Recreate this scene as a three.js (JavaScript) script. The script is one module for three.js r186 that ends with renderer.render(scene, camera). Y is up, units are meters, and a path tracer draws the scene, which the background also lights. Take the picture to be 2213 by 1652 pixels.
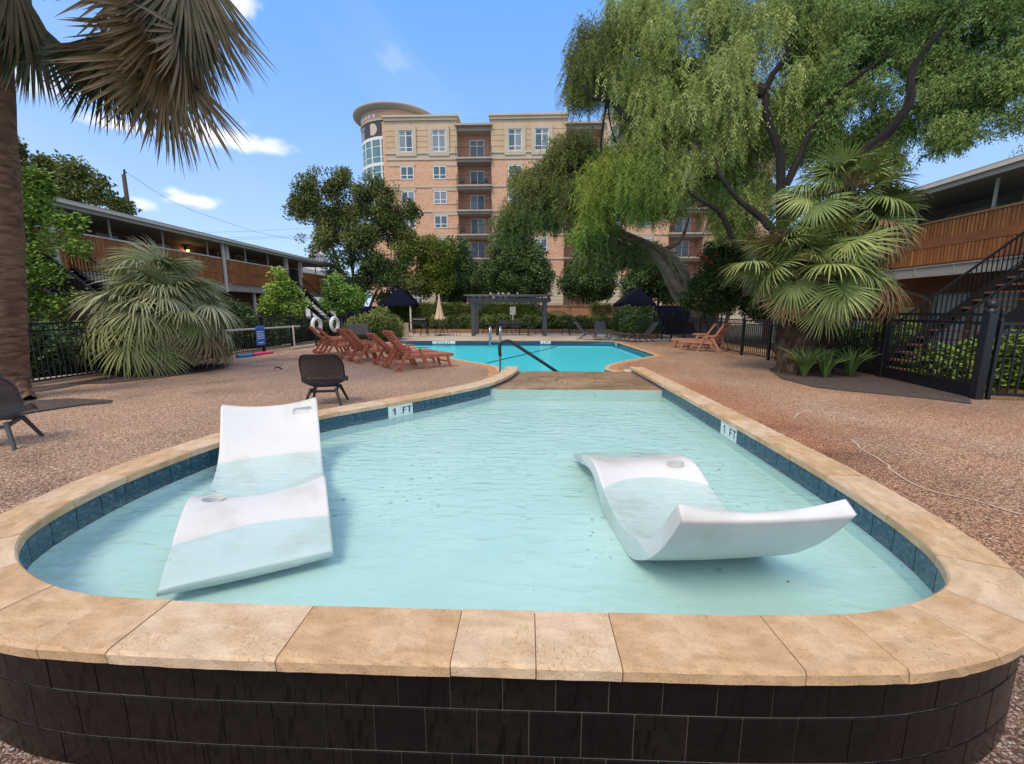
import * as THREE from 'three';
import { mergeGeometries } from 'three/addons/utils/BufferGeometryUtils.js';
import { TessellateModifier } from 'three/addons/modifiers/TessellateModifier.js';
import { RoundedBoxGeometry } from 'three/addons/geometries/RoundedBoxGeometry.js';
import { ImprovedNoise } from 'three/addons/math/ImprovedNoise.js';
import { RectAreaLightUniformsLib } from 'three/addons/lights/RectAreaLightUniformsLib.js';

// ---------------------------------------------------------------- camera, sky, sun, exposure
const scene = new THREE.Scene();
const EYE = 1.6, FOCAL = 920, HORIZON = 673, YAW = 2.09 * Math.PI / 180;   // pixels of a 2213 x 1652 picture
const PITCH = Math.atan((826 - HORIZON) / FOCAL);
const camera = new THREE.PerspectiveCamera(2 * Math.atan(826 / FOCAL) * 180 / Math.PI, 1024 / 764, 0.05, 600);
camera.rotation.order = 'YXZ';
camera.position.set(0, EYE, 0);
camera.rotation.set(-PITCH, YAW, 0);
scene.add(camera);
const renderer = new THREE.WebGLRenderer({ antialias: true });
renderer.setSize(1024, 764);
renderer.toneMapping = THREE.LinearToneMapping;
renderer.toneMappingExposure = 1.65;
renderer.shadowMap.enabled = true;
const SUN_DIR = new THREE.Vector3(-0.42, 1.2, 0.5).normalize();
const sun = new THREE.DirectionalLight(new THREE.Color().setRGB(1, 0.82, 0.58), 1.45);
sun.position.copy(SUN_DIR).multiplyScalar(80);
sun.target.position.set(0, 0, -16);
sun.castShadow = true; sun.shadow.radius = 40;
Object.assign(sun.shadow.camera, { left: -45, right: 45, top: 45, bottom: -45, near: 1, far: 220 });
sun.shadow.mapSize.set(4096, 4096);
scene.add(sun, sun.target);

// ---------------------------------------------------------------- random numbers and noise
function rngOf(seed) { let a = seed >>> 0; return () => { a = (a + 0x6D2B79F5) | 0; let t = Math.imul(a ^ (a >>> 15), 1 | a); t = (t + Math.imul(t ^ (t >>> 7), 61 | t)) ^ t; return ((t ^ (t >>> 14)) >>> 0) / 4294967296; }; }
let R = rngOf(7);
const rr = (a, b) => a + (b - a) * R();
const h2 = (x, y, s = 0) => { let h = Math.imul(x | 0, 374761393) + Math.imul(y | 0, 668265263) + Math.imul(s | 0, 1442695041); h = Math.imul(h ^ (h >>> 13), 1274126177); return ((h ^ (h >>> 16)) >>> 0) / 4294967296; };
function vnoise(x, y, per = 0, s = 0) {   // value noise, tiling with a period
  const x0 = Math.floor(x), y0 = Math.floor(y), fx = x - x0, fy = y - y0, m = (v) => per ? ((v % per) + per) % per : v;
  const u = fx * fx * (3 - 2 * fx), v = fy * fy * (3 - 2 * fy);
  const a = h2(m(x0), m(y0), s), b = h2(m(x0 + 1), m(y0), s), c = h2(m(x0), m(y0 + 1), s), d = h2(m(x0 + 1), m(y0 + 1), s);
  return a + (b - a) * u + (c - a) * v + (a - b - c + d) * u * v;
}
function fbm(x, y, oct = 4, per = 0, s = 0) { let r = 0, a = 0.5, t = 0; for (let k = 0; k < oct; k++) { r += a * vnoise(x, y, per, s + k); t += a; x *= 2; y *= 2; per *= 2; a *= 0.5; } return r / t; }
const clamp = (x, a = 0, b = 1) => Math.min(b, Math.max(a, x)), lerp = (a, b, t) => a + (b - a) * t, sst = (a, b, x) => { const t = clamp((x - a) / (b - a)); return t * t * (3 - 2 * t); };
const V = (x, y, z) => new THREE.Vector3(x, y, z);
// a pixel of the 2213 x 1652 picture gives a direction; G meets a level, Zp a cross plane, Xp a side plane
function ray(px, py) { return V((px - 1106.5) / FOCAL, (826 - py) / FOCAL, -1).applyEuler(camera.rotation); }
function G(px, py, h = 0) { const r = ray(px, py), t = (h - EYE) / r.y; return V(r.x * t, h, r.z * t); }
function Zp(px, py, z) { const r = ray(px, py), t = z / r.z; return V(r.x * t, EYE + r.y * t, z); }
function Xp(px, py, x) { const r = ray(px, py), t = x / r.x; return V(x, EYE + r.y * t, r.z * t); }

// ---------------------------------------------------------------- the sky: blue air and scattered small cumulus all round
{
  const w = 2048, h = 1024, data = new Float32Array(w * h * 4), puffs = [];
  const puff = (d, a, b, o) => puffs.push({ az: Math.atan2(d.x, -d.z), el: Math.asin(d.y / d.length()), a, b, o, s: puffs.length * 17 });
  for (const [px, py, a, b, o] of [[248, 268, 2.6, 0.8, 0.85], [480, 298, 4.4, 1.5, 0.95], [545, 312, 4.0, 1.0, 0.7], [410, 434, 2.9, 0.95, 0.85], [302, 442, 1.4, 0.8, 0.55], [100, 182, 3.4, 1.5, 0.55], [515, 5, 2.2, 2.2, 0.7], [850, 130, 2.2, 1.6, 0.1], [1395, 60, 2, 1.4, 0.35], [1110, 375, 1.0, 0.8, 0.3]]) puff(ray(px, py), a * Math.PI / 180, b * Math.PI / 180, o);
  R = rngOf(91);
  for (let k = 0; k < 210; k++) {
    const el = Math.asin(rr(0.06, 0.98)), az = rr(-Math.PI, Math.PI);
    if (Math.abs(az) < 0.98 && el < 0.66) continue;   // the clouds in the picture are listed above
    const s = rr(0.9, 2.0); puff(V(Math.sin(az) * Math.cos(el), Math.sin(el), -Math.cos(az) * Math.cos(el)), s * 0.12 * (0.6 + el), s * 0.05 * (0.6 + el), rr(0.6, 1));
  }
  for (let j = 0; j < h; j++) {
    const el = ((j + 0.5) / h - 0.5) * Math.PI, e = Math.max(el, 0), t = 1 - Math.exp(-e * 3.0);
    let r0 = lerp(0.45, 0.042, t), g0 = lerp(0.60, 0.208, t), b0 = lerp(0.74, 0.62, t);
    const row = puffs.filter((p) => Math.abs(el - p.el) < 2 * p.b);
    for (let i = 0; i < w; i++) {
      const ph = ((i + 0.5) / w - 0.5) * 2 * Math.PI, dx = Math.cos(ph), dz = Math.sin(ph), az = Math.atan2(dx, -dz);
      let c = 0;
      if (el > 0.02) for (const p of row) {
        const dy = (el - p.el) / p.b; if (dy > 2 || dy < -2) continue;
        let da = az - p.az; if (da > Math.PI) da -= 2 * Math.PI; if (da < -Math.PI) da += 2 * Math.PI;
        const qx = da * Math.cos(p.el) / p.a; if (qx > 2 || qx < -2) continue;
        const n = fbm(qx * 2.2 + p.s, dy * 1.5 + p.s * 0.7, 5, 0, p.s), base = dy < 0 ? 1.25 : 0.95;
        const q = Math.sqrt(qx * qx + (dy * base) ** 2) + (n - 0.5) * 1.15;
        c = Math.max(c, p.o * sst(1.05, 0.25, q));
      }
      const thin = el < 0 ? 0 : 0.10 * sst(0.5, 0.8, fbm(dx * 3.1 + el * 4 + 9, dz * 3.1 + 4, 4)) * sst(0.0, 0.3, e), k = (j * w + i) * 4, cc = clamp(c + thin);
      data[k] = lerp(r0, 0.78, cc); data[k + 1] = lerp(g0, 0.76, cc); data[k + 2] = lerp(b0, 0.78, cc); data[k + 3] = 1;
    }
  }
  const sky = new THREE.DataTexture(data, w, h, THREE.RGBAFormat, THREE.FloatType);
  sky.mapping = THREE.EquirectangularReflectionMapping; sky.magFilter = THREE.LinearFilter; sky.minFilter = THREE.LinearFilter; sky.needsUpdate = true;
  scene.background = sky; scene.environment = sky;
}

// ---------------------------------------------------------------- helpers: things, parts, geometries
const taken = new Map();
function numbered(n) { const k = taken.get(n) ?? 0; taken.set(n, k + 1); return k ? `${n}_${String(k).padStart(3, '0')}` : n; }
function thing(name, label, category, group, pos = [0, 0, 0], turn = 0) {
  const o = new THREE.Group(); o.name = numbered(name); o.position.set(...pos); o.rotation.y = turn; scene.add(o);
  o.userData = { label, category }; if (group) o.userData.group = group; return o;
}
function part(name, geo, mat, parent, kind) {
  const m = new THREE.Mesh(Array.isArray(geo) ? merge(geo) : geo, mat); m.name = name; m.castShadow = m.receiveShadow = true; parent.add(m);
  if (kind) m.userData.kind = kind; return m;
}
function struct(name, geo, mat) { const m = part(numbered(name), geo, mat, scene); m.userData.kind = 'structure'; return m; }
function structGroup(name) { const o = new THREE.Group(); o.name = numbered(name); o.userData.kind = 'structure'; scene.add(o); return o; }
function solo(name, geo, mat, label, category, group) { const m = part(numbered(name), geo, mat, scene); m.userData = { label, category }; if (group) m.userData.group = group; return m; }
function dup(o, pos, turn, label) { const r = o.clone(); r.name = numbered(o.name.replace(/_\d{3}$/, '')); r.userData = { ...o.userData }; if (label) r.userData.label = label; r.position.set(...pos); r.rotation.y = turn; scene.add(r); return r; }
function merge(list) {
  const l = list.map((g) => { const n = g.index ? g.toNonIndexed() : g; for (const k of Object.keys(n.attributes)) if (!['position', 'normal', 'uv'].includes(k)) n.deleteAttribute(k); if (!n.attributes.uv) n.setAttribute('uv', new THREE.BufferAttribute(new Float32Array(n.attributes.position.count * 2), 2)); return n; });
  return l.length === 1 ? l[0] : mergeGeometries(l);
}
function boxUV(g, ox = 0, oy = 0) {   // uv in metres from the face's own direction
  g = g.index ? g.toNonIndexed() : g; const p = g.attributes.position, n = p.count, uv = new Float32Array(n * 2), a = V(), b = V(), c = V();
  for (let i = 0; i < n; i += 3) {
    a.fromBufferAttribute(p, i); b.fromBufferAttribute(p, i + 1).sub(a); c.fromBufferAttribute(p, i + 2).sub(a); b.cross(c);
    const X = Math.abs(b.x), Y = Math.abs(b.y), Z = Math.abs(b.z);
    for (let k = 0; k < 3; k++) { const x = p.getX(i + k), y = p.getY(i + k), z = p.getZ(i + k), j = (i + k) * 2; if (Y >= X && Y >= Z) { uv[j] = x; uv[j + 1] = z; } else if (X >= Z) { uv[j] = z; uv[j + 1] = y; } else { uv[j] = x; uv[j + 1] = y; } uv[j] += ox; uv[j + 1] += oy; }
  }
  g.setAttribute('uv', new THREE.BufferAttribute(uv, 2)); return g;
}
const box = (w, h, d, x = 0, y = 0, z = 0) => boxUV(new THREE.BoxGeometry(w, h, d).translate(x, y, z));
const span = (x0, x1, y0, y1, z0, z1) => box(Math.abs(x1 - x0), Math.abs(y1 - y0), Math.abs(z1 - z0), (x0 + x1) / 2, (y0 + y1) / 2, (z0 + z1) / 2);
const rbox = (w, h, d, r, x = 0, y = 0, z = 0) => boxUV(new RoundedBoxGeometry(w, h, d, 2, r).translate(x, y, z));
function bar(a, b, w, h = w, up = V(0, 1, 0)) {   // a square bar from a to b
  const d = b.clone().sub(a), L = d.length(), g = box(w, h, L), z = d.normalize(); let x = up.clone().cross(z); if (x.lengthSq() < 1e-6) x = V(1, 0, 0); x.normalize(); const y = z.clone().cross(x);
  return g.applyMatrix4(new THREE.Matrix4().makeBasis(x, y, z).setPosition(a.clone().add(b).multiplyScalar(0.5)));
}
function rod(a, b, r0, r1 = r0, n = 8) { const d = b.clone().sub(a), g = new THREE.CylinderGeometry(r1, r0, d.length(), n); return g.applyQuaternion(new THREE.Quaternion().setFromUnitVectors(V(0, 1, 0), d.clone().normalize())).translate((a.x + b.x) / 2, (a.y + b.y) / 2, (a.z + b.z) / 2); }
function tube(pts, r, seg = 24, n = 8, closed = false) { return new THREE.TubeGeometry(new THREE.CatmullRomCurve3(pts, closed, 'centripetal'), seg, r, n, closed); }
function limb(pts, r0, r1, seg = 10, n = 7, wob = 0.1) {   // a tapering, slightly knobbly branch
  const c = new THREE.CatmullRomCurve3(pts), f = c.computeFrenetFrames(seg), pos = [], uv = [], idx = [], L = c.getLength(), s = pts[0].x * 7 + pts[0].z * 3;
  for (let i = 0; i <= seg; i++) { const t = i / seg, p = c.getPointAt(t), r = lerp(r0, r1, t); for (let k = 0; k <= n; k++) { const a = k / n * 2 * Math.PI, q = r * (1 + wob * (vnoise(i * 0.9 + s, (k % n) * 1.3, 0, 3) - 0.5) * 2); const d = f.normals[i].clone().multiplyScalar(Math.cos(a) * q).addScaledVector(f.binormals[i], Math.sin(a) * q).add(p); pos.push(d.x, d.y, d.z); uv.push(k / n * 2 * Math.PI * r0, t * L); } }
  for (let i = 0; i < seg; i++) for (let k = 0; k < n; k++) { const a = i * (n + 1) + k, b = a + n + 1; idx.push(a, b, a + 1, b, b + 1, a + 1); }
  const g = new THREE.BufferGeometry(); g.setAttribute('position', new THREE.Float32BufferAttribute(pos, 3)); g.setAttribute('uv', new THREE.Float32BufferAttribute(uv, 2)); g.setIndex(idx); g.computeVertexNormals(); return g;
}
function shapeOf(pts) { const s = new THREE.Shape(); pts.forEach(([x, y], i) => i ? s.lineTo(x, y) : s.moveTo(x, y)); return s; }
function flat(pts, y, holes = [], edge = 0) {   // a level sheet from [x, z] points, facing up
  const s = shapeOf(pts.map(([x, z]) => [x, -z])); for (const h of holes) s.holes.push(shapeOf(h.map(([x, z]) => [x, -z])));
  let g = new THREE.ShapeGeometry(s); if (edge) g = new TessellateModifier(edge, 14).modify(g); g.rotateX(-Math.PI / 2).translate(0, y, 0); return boxUV(g);
}
function prism(pts, depth, bevel = 0) { return new THREE.ExtrudeGeometry(shapeOf(pts), { depth, bevelEnabled: bevel > 0, bevelSize: bevel, bevelThickness: bevel, bevelSegments: 2, steps: 1 }); }
function lathe(pts, n = 16) { return new THREE.LatheGeometry(pts.map(([x, y]) => new THREE.Vector2(x, y)), n); }
function spline(pts, n, closed = false) { return new THREE.CatmullRomCurve3(pts.map(([x, z]) => V(x, 0, z)), closed, 'centripetal').getSpacedPoints(n).map((p) => [p.x, p.z]); }

// ---------------------------------------------------------------- textures
const lin2s = (c) => 255 * (c <= 0.0031308 ? 12.92 * c : 1.055 * Math.pow(clamp(c), 1 / 2.4) - 0.055);
function texture(n, m, fn, rx = 1, ry = 1, srgb = true) {   // fn(u, v) gives a linear colour or a height
  const d = new Uint8Array(n * m * 4);
  for (let j = 0; j < m; j++) for (let i = 0; i < n; i++) { const c = fn((i + 0.5) / n, (j + 0.5) / m, i, j), k = (j * n + i) * 4; if (typeof c === 'number') d[k] = d[k + 1] = d[k + 2] = 255 * clamp(c); else { d[k] = lin2s(c[0]); d[k + 1] = lin2s(c[1]); d[k + 2] = lin2s(c[2]); } d[k + 3] = 255; }
  const t = new THREE.DataTexture(d, n, m); t.wrapS = t.wrapT = THREE.RepeatWrapping; t.magFilter = THREE.LinearFilter; t.minFilter = THREE.LinearMipmapLinearFilter; t.generateMipmaps = true; t.repeat.set(rx, ry); t.colorSpace = srgb ? THREE.SRGBColorSpace : THREE.NoColorSpace; t.needsUpdate = true; return t;
}
const bumpTex = (n, m, fn, rx, ry) => texture(n, m, fn, rx, ry, false);
function mat(rgb, roughness = 0.8, o = {}) { const m = new THREE.MeshPhysicalMaterial({ roughness, side: THREE.DoubleSide, ...o }); m.color.setRGB(...rgb); return m; }
const mix3 = (a, b, t) => [lerp(a[0], b[0], t), lerp(a[1], b[1], t), lerp(a[2], b[2], t)], mul3 = (a, k) => [a[0] * k, a[1] * k, a[2] * k];
// ================================================================ materials shared by the ground and the pools
const pebbleCell = (() => {   // one repeat of exposed aggregate: 96 x 96 pebbles, coloured and rounded
  const N = 104, n = 1024, col = new Array(n * n), ht = new Float32Array(n * n);
  const tones = [[0.60, 0.44, 0.35], [0.50, 0.33, 0.25], [0.66, 0.55, 0.46], [0.36, 0.22, 0.155], [0.24, 0.15, 0.11], [0.56, 0.37, 0.29], [0.74, 0.66, 0.58], [0.15, 0.105, 0.09]];
  for (let j = 0; j < n; j++) for (let i = 0; i < n; i++) {
    const x = i / n * N, y = j / n * N, cx = Math.floor(x), cy = Math.floor(y); let d1 = 9, d2 = 9, id = 0;
    for (let b = -1; b <= 1; b++) for (let a = -1; a <= 1; a++) { const gx = (cx + a + N) % N, gy = (cy + b + N) % N, qx = cx + a + 0.5 + (h2(gx, gy, 1) - 0.5) * 0.9 - x, qy = (cy + b + 0.5 + (h2(gx, gy, 2) - 0.5) * 0.9 - y) * (1 + 0.5 * h2(gx, gy, 6)), d = qx * qx + qy * qy; if (d < d1) { d2 = d1; d1 = d; id = gx * 131 + gy; } else if (d < d2) d2 = d; }
    const e = Math.sqrt(d2) - Math.sqrt(d1), g = sst(0.03, 0.22, e), t = tones[Math.floor(h2(id, 5, 3) * 7.99)], k = 0.8 + 0.4 * h2(id, 9, 4);
    col[j * n + i] = mix3([0.16, 0.115, 0.09], mul3(t, k), g); ht[j * n + i] = g * (0.6 + 0.4 * h2(id, 2, 8));
  }
  return { n, col, ht };
})();
const PEB = 1 / 1.45;
const pebbleMap = texture(1024, 1024, (u, v, i, j) => pebbleCell.col[j * 1024 + i], PEB, PEB), pebbleBump = bumpTex(1024, 1024, (u, v, i, j) => pebbleCell.ht[j * 1024 + i], PEB, PEB);
const M = {};
M.deck = mat([1, 1, 1], 0.82, { map: pebbleMap, bumpMap: pebbleBump, bumpScale: 0.006, vertexColors: true });
M.soil = mat([1, 1, 1], 0.95, { map: texture(512, 512, (u, v) => { const n = fbm(u * 24, v * 24, 5, 24), m = fbm(u * 6, v * 6, 3, 6, 9); return mix3([0.035, 0.026, 0.018], mix3([0.09, 0.075, 0.045], [0.06, 0.075, 0.025], sst(0.45, 0.6, m)), sst(0.35, 0.7, n)); }, 0.4, 0.4), bumpMap: bumpTex(256, 256, (u, v) => fbm(u * 32, v * 32, 4, 32), 0.8, 0.8), bumpScale: 0.03 });
M.gravel = mat([0.30, 0.29, 0.31], 0.9, { map: pebbleMap, bumpMap: pebbleBump, bumpScale: 0.012 });
M.concrete = mat([1, 1, 1], 0.85, { map: texture(512, 512, (u, v) => { const n = fbm(u * 8, v * 8, 6, 8), s = fbm(u * 3, v * 3, 3, 3, 5); return mix3([0.36, 0.30, 0.235], [0.56, 0.49, 0.40], clamp(n * 0.7 + s * 0.5)); }, 0.25, 0.25), bumpMap: bumpTex(256, 256, (u, v) => fbm(u * 40, v * 40, 3, 40), 0.6, 0.6), bumpScale: 0.004 });
function travertine(seed, a, b, pit) {
  return texture(512, 512, (u, v) => { const w = fbm(u * 3, v * 6, 4, 3, seed), n = fbm(u * 5 + w * 1.5, v * 14 + w * 2, 4, 0, seed + 3), s = fbm(u * 2, v * 2, 4, 2, seed + 7), p = fbm(u * 80, v * 64, 2, 0, seed + 9), q = fbm(u * 4, v * 4, 3, 4, seed + 12); let c = mix3(a, b, clamp((n - 0.2) * 1.6)); c = mix3(c, [0.74, 0.58, 0.42], 0.22 * sst(0.5, 0.68, s)); c = mix3(c, [0.50, 0.30, 0.13], 0.3 * sst(0.52, 0.7, q)); c = mul3(c, 0.9 + 0.2 * fbm(u * 120, v * 120, 2, 120, seed + 21)); return mix3(c, pit, 0.6 * sst(0.70, 0.76, p) * sst(0.5, 0.62, q)); }, 2, 2);
}
const travBump = bumpTex(512, 512, (u, v) => 0.55 * fbm(u * 10, v * 10, 4, 10, 4) + 0.45 * (1 - 0.5 * sst(0.68, 0.76, fbm(u * 80, v * 64, 2, 0, 13))), 2, 2);
M.trav = [[11, [0.42, 0.26, 0.125], [0.66, 0.45, 0.25]], [31, [0.48, 0.33, 0.19], [0.68, 0.50, 0.32]], [57, [0.44, 0.275, 0.135], [0.63, 0.42, 0.235]], [83, [0.51, 0.36, 0.22], [0.70, 0.53, 0.355]]].map(([s, a, b]) => mat([1, 1, 1], 0.62, { map: travertine(s, a, b, [0.34, 0.19, 0.09]), bumpMap: travBump, bumpScale: 0.005 }));
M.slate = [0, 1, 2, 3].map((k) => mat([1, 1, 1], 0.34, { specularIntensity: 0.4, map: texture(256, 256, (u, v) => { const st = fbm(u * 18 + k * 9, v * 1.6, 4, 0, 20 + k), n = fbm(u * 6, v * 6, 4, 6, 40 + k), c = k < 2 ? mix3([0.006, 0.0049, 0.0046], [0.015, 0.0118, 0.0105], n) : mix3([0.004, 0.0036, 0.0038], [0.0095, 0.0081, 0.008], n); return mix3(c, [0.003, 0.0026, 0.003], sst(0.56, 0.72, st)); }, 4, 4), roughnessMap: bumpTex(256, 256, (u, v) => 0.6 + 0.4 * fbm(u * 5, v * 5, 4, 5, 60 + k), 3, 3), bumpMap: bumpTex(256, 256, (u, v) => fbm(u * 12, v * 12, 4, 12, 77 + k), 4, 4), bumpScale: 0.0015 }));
M.grout = mat([0.16, 0.13, 0.10], 0.9);
M.bluetile = [0, 1, 2, 3].map((k) => mat([1, 1, 1], 0.22, { map: texture(128, 128, (u, v) => { const m = Math.abs(((v * 4) % 1) - 0.5) > 0.44 || Math.abs(((u * 8) % 1) - 0.5) > 0.46 ? 1 : 0, id = h2(Math.floor(u * 8), Math.floor(v * 4), k), n = fbm(u * 9, v * 9, 4, 9, k * 5); return mix3(mix3([0.010, 0.04, 0.075], [0.03, 0.12, 0.18], clamp(n * 1.2 - 0.2 + 0.3 * (id - 0.5))), [0.16, 0.28, 0.34], 0.35 * m * sst(0.35, 0.7, n) + 0.35 * sst(0.68, 0.8, n)); }, 1, 1) }));
M.whitegrout = mat([0.72, 0.74, 0.74], 0.8);
M.plaster = mat([1, 1, 1], 0.85, { map: texture(512, 512, (u, v) => { const n = fbm(u * 5, v * 5, 5, 5, 3), s = fbm(u * 22, v * 22, 3, 22, 8), p = sst(0.77, 0.8, fbm(u * 60, v * 60, 2, 60, 5)) * sst(0.5, 0.6, n); return mix3(mix3([0.50, 0.645, 0.615], [0.60, 0.725, 0.70], clamp(n * 1.5 - 0.3) * 0.8 + 0.2 * s), [0.16, 0.30, 0.28], p * 0.6); }, 0.4, 0.4) });
M.deepplaster = mat([0.62, 0.84, 0.84], 0.85);
const wave = (sx, sy, seed) => bumpTex(1024, 1024, (u, v) => { const q = fbm(u * 3, v * 3, 3, 3, seed) * 1.4, r = 1 - Math.abs(2 * fbm(u * sx + q, v * sy + q * 1.3, 3, 0, seed + 2) - 1); return 0.55 * r * r + 0.45 * fbm(u * sx * 2.3 + q, v * sy * 2.3, 3, 0, seed + 7); }, 0.4, 0.4);
M.water = mat([0.85, 0.967, 0.962], 0.0, { transmission: 1, thickness: 0, ior: 1.33, specularIntensity: 0.75, bumpMap: wave(10, 26, 5), bumpScale: 0.013 });
M.deepwater = mat([0.33, 0.82, 0.87], 0.0, { transmission: 1, thickness: 0, ior: 1.33, specularIntensity: 0.30, bumpMap: wave(8, 22, 15), bumpScale: 0.02 });
M.white = mat([0.68, 0.68, 0.665], 0.38, { map: texture(512, 512, (u, v) => { const n = fbm(u * 4, v * 4, 5, 4, 3), s = fbm(u * 9, v * 3, 4, 9, 31); return mix3([1, 1, 1], [0.86, 0.84, 0.79], 0.8 * sst(0.5, 0.75, n) + 0.3 * sst(0.55, 0.75, s)); }, 1, 1), clearcoat: 0.25, clearcoatRoughness: 0.3 });

// ================================================================ ground, deck, beds
function tinted(g, fn) { const p = g.attributes.position, c = new Float32Array(p.count * 3); for (let i = 0; i < p.count; i++) c.set(fn(p.getX(i), p.getZ(i)), i * 3); g.setAttribute('color', new THREE.BufferAttribute(c, 3)); return g; }
const mainPool = [...spline([[-0.62, -9.0], [-0.68, -11.4], [-0.95, -12.45], [-2.12, -13.85], [-3.05, -15.3]], 14), [-5.0, -18.8], [-6.75, -22.1], [-6.95, -22.7], [-6.7, -23.0], [4.1, -23.15], [4.45, -23.0], [4.56, -22.6], [4.69, -15.9], ...spline([[4.62, -15.55], [4.26, -15.18], [2.75, -13.35], [2.27, -12.43], [2.17, -11.73], [2.4, -11.29], [2.42, -9.0]], 26)];
struct('ground', flat([[-120, -1.955], [-120, -180], [120, -180], [120, -1.955]], -0.03, [mainPool]), M.soil);
const deckTint = (x, z) => {
  let c = [1, 1, 1]; const n = fbm(x * 0.55 + 3, z * 0.55, 5), m = fbm(x * 1.7 + 9, z * 1.7 + 4, 4), k = fbm(x * 0.25, z * 0.25 + 7, 3);
  c = [1.06, 0.92, 0.745]; c = mul3(c, 0.70 + 0.6 * n); c = mix3(c, mul3(c, 0.62), 0.8 * sst(0.52, 0.72, m) * sst(0.4, 0.6, k));
  const rust = sst(1.6, 0.2, Math.abs(x - 3.1)) * sst(0.35, 0.62, fbm(x * 0.8 + 20, z * 0.8, 4)); c = mix3(c, [c[0] * 0.98, c[1] * 0.58, c[2] * 0.36], 0.65 * rust);
  if (x > 2.4) c = mix3(c, [c[0] * 0.95, c[1] * 0.80, c[2] * 0.66], 0.7 * sst(0.3, 0.6, fbm(x * 0.6 + 50, z * 0.6, 4)));
  return c;
};
struct('front_paving', flat([[-11.2, 6], [-11.2, -1.96], [9.9, -1.96], [9.9, 6]], -0.085), mat([0.62, 0.56, 0.53], 0.85, { map: pebbleMap, bumpMap: pebbleBump, bumpScale: 0.006 }));
struct('pool_deck', tinted(flat([[-11.2, -1.95], [-11.2, -24.6], [-8.5, -26.4], [10.2, -26.4], [9.9, -1.95]], 0, [mainPool], 0.45), deckTint), M.deck);
struct('patio_slab', flat([[-10.4, -31.2], [-10.4, -25.2], [-7.6, -23.5], [5.2, -23.62], [9.2, -24.6], [9.2, -31.2]], 0.006), M.concrete);
struct('patio_step', span(-10.4, 9.2, 0, 0.06, -31.2, -26.6), M.concrete);
for (const pts of [
  [[60, 838], [140, 832], [250, 812], [360, 800], [440, 788], [497, 786], [492, 795], [430, 806], [350, 817], [240, 829], [120, 833], [70, 850]],
  [[0, 872], [60, 868], [150, 862], [243, 866], [240, 872], [150, 880], [60, 893], [0, 905]],
  [[1660, 798], [1690, 820], [1760, 838], [1830, 846], [2000, 862], [2100, 874], [2095, 858], [1900, 816], [1800, 792], [1700, 790]]]) struct('gravel_bed', flat(pts.map(([x, y]) => { const p = G(x, y); return [p.x, p.z]; }), 0.012), M.gravel);
{   // cracks in the deck filled with pink mortar, and a rusty seam
  const mortar = mat([0.50, 0.36, 0.275], 0.9, { map: pebbleMap }); mortar.map = null;
  const line = (pts, w) => { const c = new THREE.CatmullRomCurve3(pts.map(([x, y]) => G(x, y))), n = 40, pos = [], idx = []; for (let i = 0; i <= n; i++) { const p = c.getPointAt(i / n), t = c.getTangentAt(i / n), q = w * (0.6 + 0.8 * vnoise(i * 0.6, w * 900)), jx = 0.05 * (vnoise(i * 0.45, 3 + w * 50) - 0.5), jz = 0.05 * (vnoise(i * 0.45, 8) - 0.5); pos.push(p.x + jx - t.z * q, 0.006, p.z + jz + t.x * q, p.x + jx + t.z * q, 0.006, p.z + jz - t.x * q); if (i < n) idx.push(2 * i, 2 * i + 1, 2 * i + 2, 2 * i + 1, 2 * i + 3, 2 * i + 2); } const g = new THREE.BufferGeometry(); g.setAttribute('position', new THREE.Float32BufferAttribute(pos, 3)); g.setIndex(idx); g.computeVertexNormals(); return g; };
  for (const [pts, w] of [[[[1715, 905], [1730, 893], [1770, 882], [1830, 880], [1900, 888], [1990, 902]], 0.013], [[[1840, 950], [1870, 975], [1910, 1000], [1960, 1040], [2020, 1065], [2090, 1080], [2213, 1114]], 0.012], [[[1790, 951], [1840, 950], [1920, 952], [2020, 950], [2120, 956]], 0.006], [[[1460, 768], [1500, 780], [1560, 788], [1620, 800], [1700, 812]], 0.012]]) struct('mortar_seam', line(pts, w), mortar);
}

// ================================================================ tanning pool: the raised pool in front
const COP = 0.46, WATER = 0.345, BED = 0.16;
const inner = new THREE.CatmullRomCurve3([[-0.21, -8.85], [-0.225, -8.3], [-0.40, -7.4], [-0.66, -6.68], [-1.17, -5.93], [-1.77, -5.2], [-2.32, -4.53], [-2.70, -3.75], [-2.83, -3.0], [-2.80, -2.4], [-2.67, -2.0], [-2.45, -1.77], [-2.15, -1.6], [-1.81, -1.5], [-1.3, -1.467], [-0.6, -1.462], [0.2, -1.462], [0.9, -1.468], [1.3, -1.5], [1.63, -1.6], [1.84, -1.73], [1.97, -1.93], [2.05, -2.2], [2.11, -2.6], [2.145, -3.1], [2.165, -4.2], [2.17, -5.4], [2.17, -7], [2.15, -8.85]].map(([x, z]) => V(x, 0, z)), false, 'centripetal');
inner.arcLengthDivisions = 1200; const IL = inner.getLength();
const at = (s) => { const t = clamp(s / IL), p = inner.getPointAt(t), d = inner.getTangentAt(t); return { p, n: V(-d.z, 0, d.x).negate().multiplyScalar(-1) }; };   // n points into the pool's outside
const OUT = (() => { const a = at(IL * 0.5); return a.n.z > 0 ? 1 : -1; })();
const sNear = (x, z) => { let b = 0, e = 1e9; for (let i = 0; i <= 1600; i++) { const p = inner.getPointAt(i / 1600), d = (p.x - x) ** 2 + (p.z - z) ** 2; if (d < e) { e = d; b = i / 1600; } } return b * IL; };
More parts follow.
